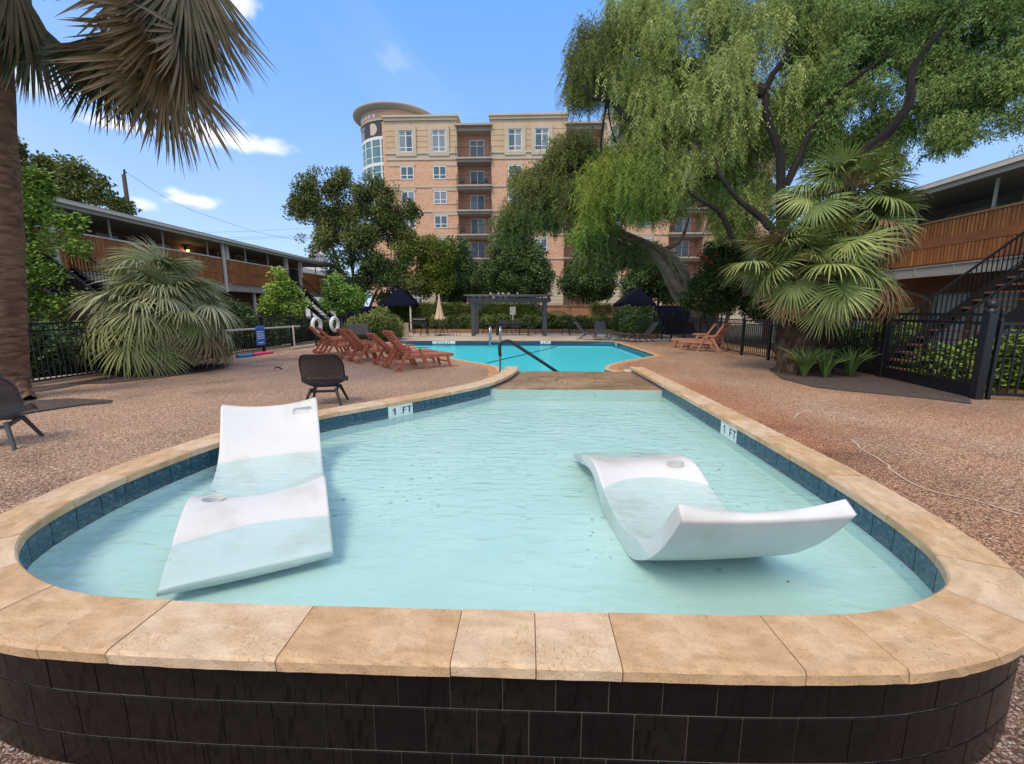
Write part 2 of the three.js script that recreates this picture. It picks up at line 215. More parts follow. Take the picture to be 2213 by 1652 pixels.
function sweep(s0, s1, prof, seg, jig = 0) {   // a closed cross-section [offset outwards, height] swept along the pool's edge, with end caps; uv in metres
  const pos = [], uv = [], np = prof.length, rowOf = (s, e) => { const { p, n } = at(s); return prof.map(([o, y], k) => { const j = jig && o > 0.19 ? jig * (vnoise(s * 34, k * 7, 0, 5) - 0.5) : 0, q = (o + j) * OUT; return [p.x + n.x * q, y + j * 0.6, p.z + n.z * q]; }); };
  const rows = []; for (let i = 0; i <= seg; i++) rows.push(rowOf(lerp(s0, s1, i / seg)));
  const quad = (a, b, c, d, ua, ub, uc, ud) => { pos.push(...a, ...b, ...c, ...a, ...c, ...d); uv.push(...ua, ...ub, ...uc, ...ua, ...uc, ...ud); };
  let v = 0; const vs = [0]; for (let k = 0; k < np; k++) { const a = prof[k], b = prof[(k + 1) % np]; v += Math.hypot(b[0] - a[0], b[1] - a[1]); vs.push(v); }
  for (let i = 0; i < seg; i++) { const u0 = lerp(s0, s1, i / seg), u1 = lerp(s0, s1, (i + 1) / seg); for (let k = 0; k < np; k++) { const k2 = (k + 1) % np; quad(rows[i][k], rows[i + 1][k], rows[i + 1][k2], rows[i][k2], [u0, vs[k]], [u1, vs[k]], [u1, vs[k + 1]], [u0, vs[k + 1]]); } }
  for (const e of [0, seg]) for (let k = 1; k < np - 1; k++) { const r = rows[e], t = e ? [0, k, k + 1] : [0, k + 1, k]; for (const q of t) { pos.push(...r[q]); uv.push(prof[q][0], prof[q][1]); } }
  const g = new THREE.BufferGeometry(); g.setAttribute('position', new THREE.Float32BufferAttribute(pos, 3)); g.setAttribute('uv', new THREE.Float32BufferAttribute(uv, 2)); g.computeVertexNormals(); return g;
}
const stoneProf = [[-0.022, COP - 0.008], [-0.014, COP], [0.238, COP], [0.248, COP - 0.01], [0.248, COP - 0.046], [0.24, COP - 0.052], [-0.022, COP - 0.052]];
const sMark = [sNear(-1.70, -5.29), sNear(2.172, -4.55)];
{
  const cop = thing('pool_coping', 'tan travertine coping stones capping the raised tanning pool', 'coping');
  R = rngOf(5);
  const front = [-2.62, -2.34, -2.02, -1.66, -1.42, -0.83, -0.25, 0.03, 0.315, 0.885, 1.21, 1.5, 1.78].map((x, k) => sNear(x, k < 1 ? -1.95 : k < 2 ? -1.7 : k > 10 ? -1.6 : -1.47));
  const cuts = []; for (let s = 0; s < front[0] - 0.2;) { cuts.push(s); s += rr(0.40, 0.62); } cuts.push(...front); for (let s = front[front.length - 1] + 0.35; s < IL - 0.2; s += rr(0.36, 0.62)) cuts.push(s); cuts.push(IL);
  for (let i = 0; i < cuts.length - 1; i++) { const L = cuts[i + 1] - cuts[i]; const dy = rr(-0.002, 0.002); part('coping_stone', sweep(cuts[i] + 0.002, cuts[i + 1] - 0.002, stoneProf.map(([o, y]) => [o, y + dy]), Math.max(4, Math.round(L * 28)), 0.007), M.trav[Math.floor(R() * 4)], cop); }
  const joint = part('mortar_bed', sweep(0.01, IL - 0.01, [[-0.014, COP - 0.054], [-0.012, COP - 0.008], [0.236, COP - 0.008], [0.234, COP - 0.054]], 140), mat([0.36, 0.24, 0.15], 0.9), cop);
  // waterline tiles
  const band = thing('waterline_tile_band', 'dark blue glass tile band along the waterline of the tanning pool', 'tiles');
  part('grout_backing', sweep(0, IL, [[0.004, 0.24], [0.004, COP - 0.054], [0.03, COP - 0.054], [0.03, 0.24]], 220), M.whitegrout, band);
  const tw = 0.185, mk = (t) => { const c = document.createElement('canvas'); c.width = c.height = 128; const x = c.getContext('2d'); x.fillStyle = '#e9ebe6'; x.fillRect(0, 0, 128, 128); x.fillStyle = '#1b2836'; x.font = 'bold 104px sans-serif'; x.textAlign = 'center'; x.fillText(t, 64, 102); const q = new THREE.CanvasTexture(c); q.colorSpace = THREE.SRGBColorSpace; return q; };
  const one = mat([1, 1, 1], 0.3, { map: mk('1') }), ft = mat([1, 1, 1], 0.3, { map: mk('FT') });
  const tileAt = (s0, s1, m, name, flip) => { const a = at(s0), b = at(s1), g = new THREE.BufferGeometry(), pos = [], uv = []; const rows = [0, 0.5, 1].map((t) => { const q = at(lerp(s0, s1, t)), P = (o, y) => [q.p.x + q.n.x * o * OUT, y, q.p.z + q.n.z * o * OUT]; return [P(-0.004, 0.252), P(-0.004, COP - 0.057), P(0.006, COP - 0.057), P(0.006, 0.252)]; }); const u = (t) => flip ? 1 - t : t; for (let i = 0; i < 2; i++) for (let k = 0; k < 4; k++) { const A = rows[i][k], B = rows[i + 1][k], C = rows[i + 1][(k + 1) % 4], D = rows[i][(k + 1) % 4], v0 = k === 0 ? 0 : 1, v1 = k === 0 ? 1 : 1, q0 = u(i / 2), q1 = u((i + 1) / 2), w0 = k === 0 ? 0 : 0.98, w1 = k === 0 ? 1 : 0.99; pos.push(...A, ...B, ...C, ...A, ...C, ...D); uv.push(q0, w0, q1, w0, q1, w1, q0, w0, q1, w1, q0, w1); } for (const e of [0, 2]) { const r = rows[e]; pos.push(...r[0], ...r[1], ...r[2], ...r[0], ...r[2], ...r[3]); for (let k = 0; k < 6; k++) uv.push(0.02, 0.98); } g.setAttribute('position', new THREE.Float32BufferAttribute(pos, 3)); g.setAttribute('uv', new THREE.Float32BufferAttribute(uv, 2)); g.computeVertexNormals(); return part(name, g, m, band); };
  for (let s = 0.01, k = 0; s < IL - tw; s += tw, k++) { if (sMark.some((q) => Math.abs(s + tw / 2 - q) < tw * 1.01)) continue; tileAt(s + 0.003, s + tw - 0.003, M.bluetile[Math.floor(h2(k, 3, 9) * 4)], 'waterline_tile'); }
  sMark.forEach((q, k) => { const c = Math.round((q - 0.01) / tw) * tw + 0.01; tileAt(c - tw + 0.0025, c - 0.0025, k ? ft : ft, 'depth_marker_tile', 1); tileAt(c + 0.0025, c + tw - 0.0025, one, 'depth_marker_tile', 1); });
  // the black wall under the coping
  const wall = thing('tiled_pool_wall', 'black slate tile wall holding up the raised pool below the tan coping', 'wall');
  part('grout_backing', sweep(0, IL, [[0.03, -0.08], [0.03, COP - 0.055], [0.2035, COP - 0.055], [0.2035, -0.08]], 200), M.grout, wall);
  const sA = sNear(-2.83, -3.0), sB = sNear(2.11, -2.6);
  const rows = [[0.249, COP - 0.056, 0], [0.064, 0.245, 0.5], [-0.075, 0.060, 0]];
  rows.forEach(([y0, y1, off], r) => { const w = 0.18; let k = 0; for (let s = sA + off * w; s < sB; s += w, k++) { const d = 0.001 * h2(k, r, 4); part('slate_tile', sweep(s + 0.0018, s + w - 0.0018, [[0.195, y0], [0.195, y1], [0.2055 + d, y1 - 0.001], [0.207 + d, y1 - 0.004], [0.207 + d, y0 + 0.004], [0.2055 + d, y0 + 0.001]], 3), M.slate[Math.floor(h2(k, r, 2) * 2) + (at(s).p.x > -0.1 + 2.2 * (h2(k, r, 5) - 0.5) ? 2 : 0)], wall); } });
}
const innerPts = (off, n = 160, from = 0, to = IL) => Array.from({ length: n + 1 }, (_, i) => { const q = at(lerp(from, to, i / n)); return [q.p.x + q.n.x * off * OUT, q.p.z + q.n.z * off * OUT]; });
struct('tanning_pool_floor', flat(innerPts(0.02), BED, []), M.plaster);
struct('tanning_pool_side', sweep(0, IL, [[0.005, BED - 0.02], [0.005, 0.25], [0.028, 0.25], [0.028, BED - 0.02]], 200), M.plaster);
{
  const p = innerPts(0.005).filter(([, z]) => z > -6.85); struct('tanning_pool_water', flat(p, WATER), M.water);
}
// the stamped slab between the two pools
{
  const bm = mat([1, 1, 1], 0.5, { map: texture(1024, 1024, (u, v) => { const n = fbm(u * 8, v * 26, 5, 0, 3), m = fbm(u * 3, v * 3, 4, 3, 8), s = fbm(u * 60, v * 90, 3, 0, 6); let c = mix3([0.16, 0.095, 0.048], [0.42, 0.27, 0.145], clamp(n * 1.4 - 0.2)); c = mix3(c, [0.50, 0.34, 0.19], 0.5 * sst(0.5, 0.7, m)); return mix3(c, [0.09, 0.06, 0.035], 0.55 * sst(0.58, 0.7, s)); }, 0.38, 0.45), bumpMap: bumpTex(512, 512, (u, v) => fbm(u * 12, v * 40, 4, 0, 3), 0.38, 0.45), bumpScale: 0.012, clearcoat: 0.35, clearcoatRoughness: 0.35 });
  const br = thing('stamped_bridge', 'brown stamped concrete slab dividing tanning pool from swimming pool', 'slab');
  const left = innerPts(0.01, 40, 0, sNear(-0.63, -6.72)), right = [[2.17, -6.81], [2.155, -8.85]];
  const zi = (z) => { let b = left[0]; for (const q of left) if (Math.abs(q[1] - z) < Math.abs(b[1] - z)) b = q; return b[0]; };
  const stones = 7, rowz = [-6.81, -7.47, -8.14, -8.85];   // stamped blocks with shallow grooves between them
  for (let r = 0; r < 3; r++) { const z0 = rowz[r], z1 = rowz[r + 1], a0 = zi(z0), a1 = zi(z1), b = 2.165; let t0 = 0; const cuts = [0, ...Array.from({ length: stones - 1 }, (_, k) => (k + 1 + 0.5 * (r % 2) + 0.2 * (h2(k, r, 3) - 0.5)) / stones), 1].filter((t, i, a) => t <= 1);
    for (let k = 0; k < cuts.length - 1; k++) { const g = 0.003, ta = cuts[k], tb = cuts[k + 1], q = (t, z, zf) => lerp(lerp(a0, a1, zf), b, t); const pts = [[q(ta, z0, 0) + g, -(z0 - g)], [q(tb, z0, 0) - g, -(z0 - g)], [q(tb, z1, 1) - g, -(z1 + g)], [q(ta, z1, 1) + g, -(z1 + g)]]; part('stamped_block', boxUV(prism(pts, 0.02).rotateX(-Math.PI / 2).translate(0, 0.338 + 0.002 * h2(k, r, 8), 0)), bm, br); } }
  const body = [[-0.63, -6.80], [2.168, -6.80], [2.155, -8.86], [-0.21, -8.86], ...left.filter(([, z]) => z > -8.8 && z < -6.82)];
  part('slab_body', boxUV(prism(body.map(([x, z]) => [x, -z]), 0.33).rotateX(-Math.PI / 2).translate(0, 0.012, 0)), M.plaster, br);
  part('spill_wall', span(-0.45, 2.4, -0.3, 0.30, -9.0, -8.865), M.bluetile[1], br);
}

// ================================================================ swimming pool
{
  const WL = -0.11, FL = -0.34;
  struct('swimming_pool_floor', flat(mainPool, FL), M.deepplaster);
  struct('swimming_pool_water', flat(mainPool, WL), M.deepwater);
  const P = new THREE.CatmullRomCurve3([...mainPool, mainPool[0]].map(([x, z]) => V(x, 0, z)), false, 'centripetal'), ring = (prof, a, b, n) => { const pos = [], uv = []; const C = (t) => { const p = P.getPointAt(t), d = P.getTangentAt(t); return { p, n: V(-d.z, 0, d.x) }; }; let sg = 1; { let area = 0; for (let i = 0; i < mainPool.length; i++) { const [x0, z0] = mainPool[i], [x1, z1] = mainPool[(i + 1) % mainPool.length]; area += x0 * z1 - x1 * z0; } sg = area > 0 ? -1 : 1; } const rows = []; const L = P.getLength(); for (let i = 0; i <= n; i++) { const t = lerp(a, b, i / n), q = C(t); rows.push([t * L, prof.map(([o, y]) => [q.p.x + q.n.x * o * sg, y, q.p.z + q.n.z * o * sg])]); } for (let i = 0; i < n; i++) for (let k = 0; k < prof.length - 1; k++) { const A = rows[i][1][k], B = rows[i + 1][1][k], D = rows[i][1][k + 1], E = rows[i + 1][1][k + 1], u0 = rows[i][0], u1 = rows[i + 1][0], v0 = prof[k][0] + prof[k][1], v1 = prof[k + 1][0] + prof[k + 1][1]; pos.push(...A, ...B, ...E, ...A, ...E, ...D); uv.push(u0, v0, u1, v0, u1, v1, u0, v0, u1, v1, u0, v1); } const g = new THREE.BufferGeometry(); g.setAttribute('position', new THREE.Float32BufferAttribute(pos, 3)); g.setAttribute('uv', new THREE.Float32BufferAttribute(uv, 2)); g.computeVertexNormals(); return g; };
  P.arcLengthDivisions = 800;
  const mosaic = mat([1, 1, 1], 0.3, { map: texture(256, 128, (u, v) => { const gx = Math.abs(((u * 16) % 1) - 0.5) > 0.44, gy = Math.abs(((v * 8) % 1) - 0.5) > 0.44, id = h2(Math.floor(u * 16), Math.floor(v * 8), 3); return gx || gy ? [0.20, 0.34, 0.40] : mix3([0.012, 0.07, 0.14], [0.05, 0.18, 0.30], id); }, 2.5, 5) });
  const shell = thing('swimming_pool_edge', 'tan and terracotta edging round the turquoise swimming pool', 'pool edge');
  part('mosaic_band', ring([[0, -0.008], [0, -0.26]], 0, 1, 260), mosaic, shell);
  part('pool_side', ring([[0.01, -0.255], [0.01, FL - 0.02]], 0, 1, 260), M.deepplaster, shell);
  const tc = mat([1, 1, 1], 0.75, { map: texture(256, 256, (u, v) => { const n = fbm(u * 6, v * 6, 5, 6, 5); return mix3([0.38, 0.17, 0.065], [0.58, 0.31, 0.14], n); }, 1, 1), bumpMap: travBump, bumpScale: 0.003 });
  part('edge_stone', ring([[0, -0.01], [-0.012, -0.002], [-0.008, 0.006], [0, 0.012], [0.13, 0.012], [0.14, 0.004]], 0, 1, 300), M.trav[1], shell);
  part('terracotta_band', ring([[0.135, 0.0], [0.138, 0.014], [0.36, 0.015], [0.375, 0.003]], 0, 1, 300), tc, shell);
  // dark line on the floor
  const a = G(1052, 785, FL + 0.004), b = G(1214, 747.5, FL + 0.004), d = b.clone().sub(a).setY(0).normalize(), n = V(-d.z, 0, d.x).multiplyScalar(0.07);
  part('lane_stripe', flat([[a.x + n.x, a.z + n.z], [a.x - n.x, a.z - n.z], [b.x - n.x, b.z - n.z], [b.x + n.x, b.z + n.z]], FL + 0.004), mat([0.01, 0.07, 0.22], 0.6), shell);
  const mk = (t, w) => { const c = document.createElement('canvas'); c.width = w; c.height = 64; const x = c.getContext('2d'); x.fillStyle = '#dfe6e6'; x.fillRect(0, 0, w, 64); x.fillStyle = '#223744'; x.font = 'bold 50px sans-serif'; x.textAlign = 'center'; x.fillText(t, w / 2, 51); const q = new THREE.CanvasTexture(c); q.colorSpace = THREE.SRGBColorSpace; return mat([1, 1, 1], 0.4, { map: q }); };
  const sign = (t, p, w, ry, cw) => part('depth_marker_tile', new THREE.PlaneGeometry(w, 0.15).rotateY(ry).translate(p.x, p.y, p.z), mk(t, cw), shell);
  sign('5 1/2 FT', Zp(959, 740.5, -23.03), 1.25, 0, 300); sign('3 FT', Zp(1179, 740.5, -23.09), 0.55, 0, 150);
  sign('3 FT', V(4.535, -0.09, -22.0), 0.5, -Math.PI / 2, 150);
  // terracotta-painted rim stub and white step stone by the bridge
  solo('step_stone', rbox(0.3, 0.16, 0.36, 0.02, 2.22, 0.28, -9.06), M.trav[3], 'small pale block beside the end of the right coping', 'stone block');
}
// ---------------------------------------------------------------- rails in and beside the pool
{
  const steel = mat([0.62, 0.64, 0.66], 0.22, { metalness: 1 }), blackRail = mat([0.012, 0.014, 0.02], 0.38), grayPost = mat([0.20, 0.19, 0.18], 0.4, { metalness: 0.6 });
  const h = thing('pool_handrail', 'black padded stair handrail bending down into the swimming pool', 'handrail');
  const b = G(1080, 808), z = b.z, k = (px, py) => Zp(px, py, z);
  part('post', tube([V(b.x, -0.02, z), k(1081, 790), k(1081, 766)], 0.026, 16, 10), grayPost, h);
  const e = Zp(1215, 812, z - 0.2);
  part('grip', tube([k(1081, 770), k(1080, 757), k(1080, 748), k(1085, 740), k(1094, 737), k(1103, 738.5), k(1115, 746), k(1135, 759), k(1175, 785), e], 0.042, 60, 12), blackRail, h);
  part('base_flange', new THREE.CylinderGeometry(0.07, 0.08, 0.03, 16).translate(b.x, 0.016, z), grayPost, h);
  const lad = thing('pool_ladder', 'chrome ladder rails at the far edge of the swimming pool', 'ladder');
  for (const px of [1059, 1081]) { const q = Zp(px, 740, -23.0), x = q.x; part('ladder_rail', tube([V(x, -0.28, -22.9), V(x, 0.2, -22.9), V(x, 0.62, -22.95), V(x, 0.74, -23.15), V(x, 0.62, -23.42), V(x, 0.3, -23.5), V(x, 0.01, -23.52)], 0.055, 40, 10), steel, lad); }
  for (const y of [-0.2, -0.02]) { const x0 = Zp(1059, 740, -23).x, x1 = Zp(1081, 740, -23).x; part('ladder_tread', box(x1 - x0, 0.03, 0.09, (x0 + x1) / 2, y, -22.88), steel, lad); }
}
// ================================================================ in-pool loungers
const { Brush, Evaluator, SUBTRACTION } = await import('three-bvh-csg');
function loungerGeo() {
  const top = new THREE.CatmullRomCurve3([[0, 0.75], [0.1, 0.62], [0.25, 0.455], [0.4, 0.36], [0.6, 0.29], [0.85, 0.275], [1.05, 0.30], [1.2, 0.345], [1.36, 0.405], [1.48, 0.42], [1.62, 0.40], [1.82, 0.345], [2.0, 0.30], [2.15, 0.27]].map(([s, h]) => V(0, h, s)));
  const bot = new THREE.CatmullRomCurve3([[-0.055, 0.70], [0.06, 0.535], [0.2, 0.38], [0.34, 0.265], [0.5, 0.185], [0.62, 0.167], [0.85, 0.166], [1.02, 0.168], [1.16, 0.205], [1.3, 0.27], [1.46, 0.325], [1.62, 0.315], [1.85, 0.26], [2.13, 0.215]].map(([s, h]) => V(0, h, s)));
  const us = [-1, -0.985, -0.95, -0.8, -0.6, -0.4, -0.2, 0, 0.2, 0.4, 0.6, 0.8, 0.95, 0.985, 1], n = 72, HW = 0.40, T = [], B = [];
  for (let i = 0; i <= n; i++) {
    const a = top.getPoint(i / n), b = bot.getPoint(i / n), s = a.z, dish = 0.055 * sst(0.45, 0.0, s) + 0.03 * sst(0.2, 0.6, s) * sst(2.15, 1.7, s) + 0.05 * Math.exp(-(((s - 1.25) / 0.2) ** 2)), e = Math.min(sst(0, 0.03, i / n), sst(1, 0.97, i / n));
    T.push(us.map((u) => [u * HW * (1 - 0.012 * (1 - e)), a.y + dish * (u * u - 0.6) - (Math.abs(u) > 0.99 ? 0.014 : Math.abs(u) > 0.98 ? 0.004 : 0) - 0.008 * (1 - e), a.z]));
    B.push(us.map((u) => [u * HW * (Math.abs(u) > 0.99 ? 1 : 0.995), b.y + 0.012 * u * u * sst(0.3, 0.6, Math.abs(s - 1)), b.z]));
  }
  const pos = [], uv = [], idx = [], m = us.length; const push = (r) => { for (const q of r) { pos.push(...q); uv.push(q[0], q[2]); } };
  T.forEach(push); B.forEach(push); const off = (n + 1) * m;
  for (let i = 0; i < n; i++) for (let k = 0; k < m - 1; k++) { const a = i * m + k, b = a + m; idx.push(a, b, a + 1, b, b + 1, a + 1); const c = off + a, d = off + b; idx.push(c, c + 1, d, d, c + 1, d + 1); }
  for (let i = 0; i < n; i++) { const a = i * m, b = a + m; idx.push(a, off + a, b, b, off + a, off + b); const c = a + m - 1, d = b + m - 1; idx.push(c, d, off + c, d, off + d, off + c); }
  for (let k = 0; k < m - 1; k++) { idx.push(k, k + 1, off + k, k + 1, off + k + 1, off + k); const a = n * m + k; idx.push(a, off + a, a + 1, a + 1, off + a, off + a + 1); }
  const g = new THREE.BufferGeometry(); g.setAttribute('position', new THREE.Float32BufferAttribute(pos, 3)); g.setAttribute('uv', new THREE.Float32BufferAttribute(uv, 2)); g.setIndex(idx); g.computeVertexNormals(); return g;
}
{
  const ev = new Evaluator(); ev.useGroups = false;
  const cut = (brush, geo) => { const b = new Brush(geo); b.updateMatrixWorld(); const r = ev.evaluate(brush, b, SUBTRACTION); r.updateMatrixWorld(); return r; };
  const base = loungerGeo(); let body = new Brush(base); body.updateMatrixWorld();
  const cup = new THREE.CylinderGeometry(0.062, 0.055, 0.2, 32).translate(-0.27, 0.44, 1.42);
  body = cut(body, cup);
  const slot = new RoundedBoxGeometry(0.17, 0.05, 0.075, 4, 0.0245).rotateX(0.95).translate(0.265, 0.650, 0.066);
  body = cut(body, slot);
  const place = (label, hx, hz, fx, fz) => {
    const t = thing('pool_lounger', label, 'lounger', 'white loungers in the tanning pool', [hx, 0, hz], Math.atan2(fx - hx, fz - hz));
    part('shell', body.geometry, M.white, t);
    part('cup_insert', lathe([[0.0, 0.353], [0.05, 0.353], [0.056, 0.365], [0.0615, 0.46], [0.067, 0.462], [0.069, 0.458]], 32).translate(-0.27, -0.048, 1.42), M.white, t);
    part('drain_plug', new THREE.CylinderGeometry(0.016, 0.016, 0.006, 14).translate(-0.27, 0.326, 1.435), mat([0.05, 0.05, 0.05], 0.6), t);
    return t;
  };
  place('white molded lounger with foot toward the front wall and handle slot in headrest', -2.44, -3.88, -1.43, -1.97);
  place('white molded lounger with raised headrest turned toward the black wall', 1.06, -1.83, 0.85, -3.9);
}
// ================================================================ the two-storey motel wings
const PER = 1024 / 9;
function slatTex(seed, dark, lite) { return texture(1024, 128, (u, v, i) => { const id = Math.floor(i / 9), t = h2(id, 3, seed), n = fbm(i * 0.12 + seed, v * 5, 3, 0, seed), e = i % 9 < 1 ? 0.45 : 1; const c = mix3(dark, lite, clamp(0.15 + 0.55 * t * t + 0.5 * (n - 0.35) + (t > 0.93 ? 0.35 : 0))); return mul3(c, e); }, 1 / (PER * 0.11), 0.5); }
M.slat = mat([1, 1, 1], 0.5, { map: slatTex(3, [0.24, 0.078, 0.024], [0.54, 0.225, 0.075]) });
const boardTex = (seed, a, b) => texture(512, 128, (u, v) => { const n = fbm(u * 5, v * 26, 4, 0, seed), m = fbm(u * 3, v * 3, 3, 3, seed + 4); return mix3(a, b, clamp(n * 0.9 + m * 0.5 - 0.2)); }, 0.4, 0.5);
M.board = mat([1, 1, 1], 0.5, { map: boardTex(5, [0.19, 0.06, 0.022], [0.36, 0.13, 0.05]) });
M.wallBrown = mat([1, 1, 1], 0.8, { map: boardTex(15, [0.14, 0.066, 0.042], [0.25, 0.13, 0.085]) });
M.wallDark = mat([0.17, 0.16, 0.15], 0.8);
M.grayPaint = mat([0.36, 0.33, 0.29], 0.6, { bumpMap: travBump, bumpScale: 0.002 });
M.offwhite = mat([0.60, 0.56, 0.49], 0.6);
M.ceil = mat([0.22, 0.20, 0.175], 0.8);
M.roofing = mat([0.34, 0.31, 0.27], 0.8);
M.glassDark = mat([0.02, 0.025, 0.03], 0.06);
M.blind = mat([1, 1, 1], 0.7, { map: texture(64, 256, (u, v) => ((v * 40) % 1) < 0.25 ? [0.36, 0.38, 0.38] : [0.60, 0.63, 0.63], 1, 1) });
M.lampGlow = mat([0.9, 0.6, 0.3], 0.4, { emissive: new THREE.Color(1.0, 0.5, 0.16), emissiveIntensity: 4 });
M.blackMetal = mat([0.014, 0.014, 0.017], 0.6, { specularIntensity: 0.4 });
M.fenceMetal = mat([0.012, 0.013, 0.018], 0.38, { metalness: 0.2 });
function wing(label, s, face, z0, z1, o) {   // s is +1 with the building to the right of its front
  const ry = o.ry ?? 0, t = thing('motel_wing', label, 'building', 'motel wings flanking the pool'), X = (d) => face + s * d, sp = (d0, d1, y0, y1, a, b) => span(X(d0), X(d1), y0, y1, a, b);
  part('roof', [sp(-0.42, 8.5, 5.17 + ry, 5.3 + ry, z0, z1)], M.roofing, t);
  const fa = part('fascia', [sp(-0.5, -0.425, 5.08 + ry, 5.335 + ry, z0 - 0.02, z1 + 0.02), sp(-0.56, -0.502, 5.27 + ry, 5.36 + ry, z0 - 0.03, z1 + 0.03)], M.grayPaint, t);
  part('gutter', [sp(-0.6, -0.565, 5.21 + ry, 5.30 + ry, z0, z1)], M.offwhite, fa);
  part('soffit', [sp(-0.42, 2.0, 5.12 + ry, 5.16 + ry, z0 + 0.02, z1 - 0.02)], M.ceil, t);
  part('upper_wall', [sp(2.0, 2.2, 3.02, 5.165, z0 + 0.02, z1 - 0.02)], o.upper, t);
  part('walkway_slab', [sp(0.1, 2.4, 2.84, 3.0, z0 + 0.01, z1 - 0.01)], M.grayPaint, t);
  part('lower_wall', [sp(2.0, 2.2, -0.03, 2.835, z0 + 0.02, z1 - 0.02)], o.lower, t);
  part('end_wall', [sp(2.21, 8.4, -0.03, 5.165, z0 + 0.03, z0 + 0.2), sp(2.21, 8.4, -0.03, 5.165, z1 - 0.2, z1 - 0.03)], M.wallBrown, t);
  const bm = part('floor_beam', [sp(-0.06, 0.09, 2.66, 2.70, z0, z1), sp(-0.04, 0.07, 2.705, 2.95, z0, z1), sp(-0.075, 0.09, 2.955, 2.99, z0, z1)], M.grayPaint, t);
  for (let z = z0 + 1; z < z1; z += 1.27) part('stiffener', sp(-0.07, -0.042, 2.705, 2.95, z, z + 0.04), M.grayPaint, bm);
  for (const [a, b] of o.panels) {
    const pn = part('railing_panel', [sp(-0.01, 0.03, 3.0, 4.27, a, b)], o.board, t), n = Math.floor((b - a) / 0.11), up = [], lo = [];
    for (let k = 0; k < n; k++) { const z = a + (k + 0.5) * (b - a) / n; up.push(sp(-0.038, -0.012, 3.80, 4.262, z - 0.042, z + 0.042)); lo.push(sp(-0.038, -0.012, 3.05, 3.535, z - 0.042, z + 0.042)); }
    part('slats', up, o.slat, pn, 'stuff'); part('slats', lo, o.slat, pn, 'stuff');
    part('band_board', sp(-0.05, -0.012, 3.54, 3.795, a, b), o.board, pn);
    part('rail_cap', sp(-0.07, 0.09, 4.275, 4.335, a, b), o.cap, pn);
  }
  for (const [z, kind] of o.posts) part('post', kind === 2 ? rod(V(X(-0.09), 2.6, z), V(X(-0.09), 5.1, z), 0.085, 0.085, 14) : kind === 3 ? sp(-0.02, 0.16, 3.0, 5.11, z - 0.11, z + 0.11) : sp(0.0, 0.05, 4.34, 5.115, z - 0.03, z + 0.03), kind === 2 || kind === 3 ? M.offwhite : M.grayPaint, t);
  for (const z of o.columns ?? []) part('column', sp(0.1, 0.22, -0.03, 2.655, z - 0.06, z + 0.06), M.offwhite, t);
  for (const [z, w, y0, y1, kind, deep] of o.openings) {   // doors and windows on the back walls
    const h = y1 - y0, d = 1.995;
    const fr = part(kind === 'door' ? 'door' : 'window', [sp(d - 0.05, d, y0, y1, z - w / 2 - 0.06, z - w / 2), sp(d - 0.05, d, y0, y1, z + w / 2, z + w / 2 + 0.06), sp(d - 0.05, d, y1 + 0.001, y1 + 0.06, z - w / 2 - 0.06, z + w / 2 + 0.06)], o.trim, t);
    if (kind === 'door') { part('door_leaf', sp(d - 0.03, d - 0.001, y0, y1 - 0.002, z - w / 2 + 0.002, z + w / 2 - 0.002), deep ?? M.wallDark, fr); part('door_handle', new THREE.SphereGeometry(0.035, 10, 8).translate(X(d - 0.06), y0 + 1, z + w * 0.36), M.grayPaint, fr); }
    else { const g = sp(d - 0.028, d - 0.001, y0 + 0.002, y1 - 0.002, z - w / 2 + 0.002, z + w / 2 - 0.002); if (kind === 'blind') { g.attributes.uv.array.forEach((v, i, a) => { if (i % 2) a[i] = v * 0.4; }); part('window_blind', g, M.blind, fr); } else part('pane', g, M.glassDark, fr); part('sill', sp(d - 0.09, d - 0.001, y0 - 0.05, y0 - 0.002, z - w / 2 - 0.08, z + w / 2 + 0.08), o.trim, fr); }
  }
  for (const [z, y] of o.lamps) {
    const l = thing('wall_sconce', s > 0 ? 'small lit round sconce beside a ground floor door of the wing with stair' : 'small lit sconce on the shaded wall behind the wooden balcony', 'wall lamp', null, [X(1.98), y, z]);
    part('bracket', [box(0.05, 0.16, 0.1, -s * 0.02, 0.1, 0), rod(V(-s * 0.05, 0.14, 0), V(-s * 0.13, 0.12, 0), 0.015)], M.blackMetal, l);
    part('cap', lathe([[0.0, 0.13], [0.05, 0.11], [0.09, 0.05], [0.085, 0.045], [0, 0.06]], 14).translate(-s * 0.13, 0, 0), M.blackMetal, l);
    part('lamp_globe', new THREE.SphereGeometry(0.07, 14, 10).translate(-s * 0.13, -0.01, 0), M.lampGlow, l);
    const pl = new THREE.PointLight(new THREE.Color(1, 0.6, 0.28), 0.35, 0, 2); pl.position.set(X(1.98) - s * 0.13, y - 0.01, z); pl.castShadow = true; pl.shadow.radius = 3; pl.name = 'sconce_light'; scene.add(pl);
  }
  return t;
}
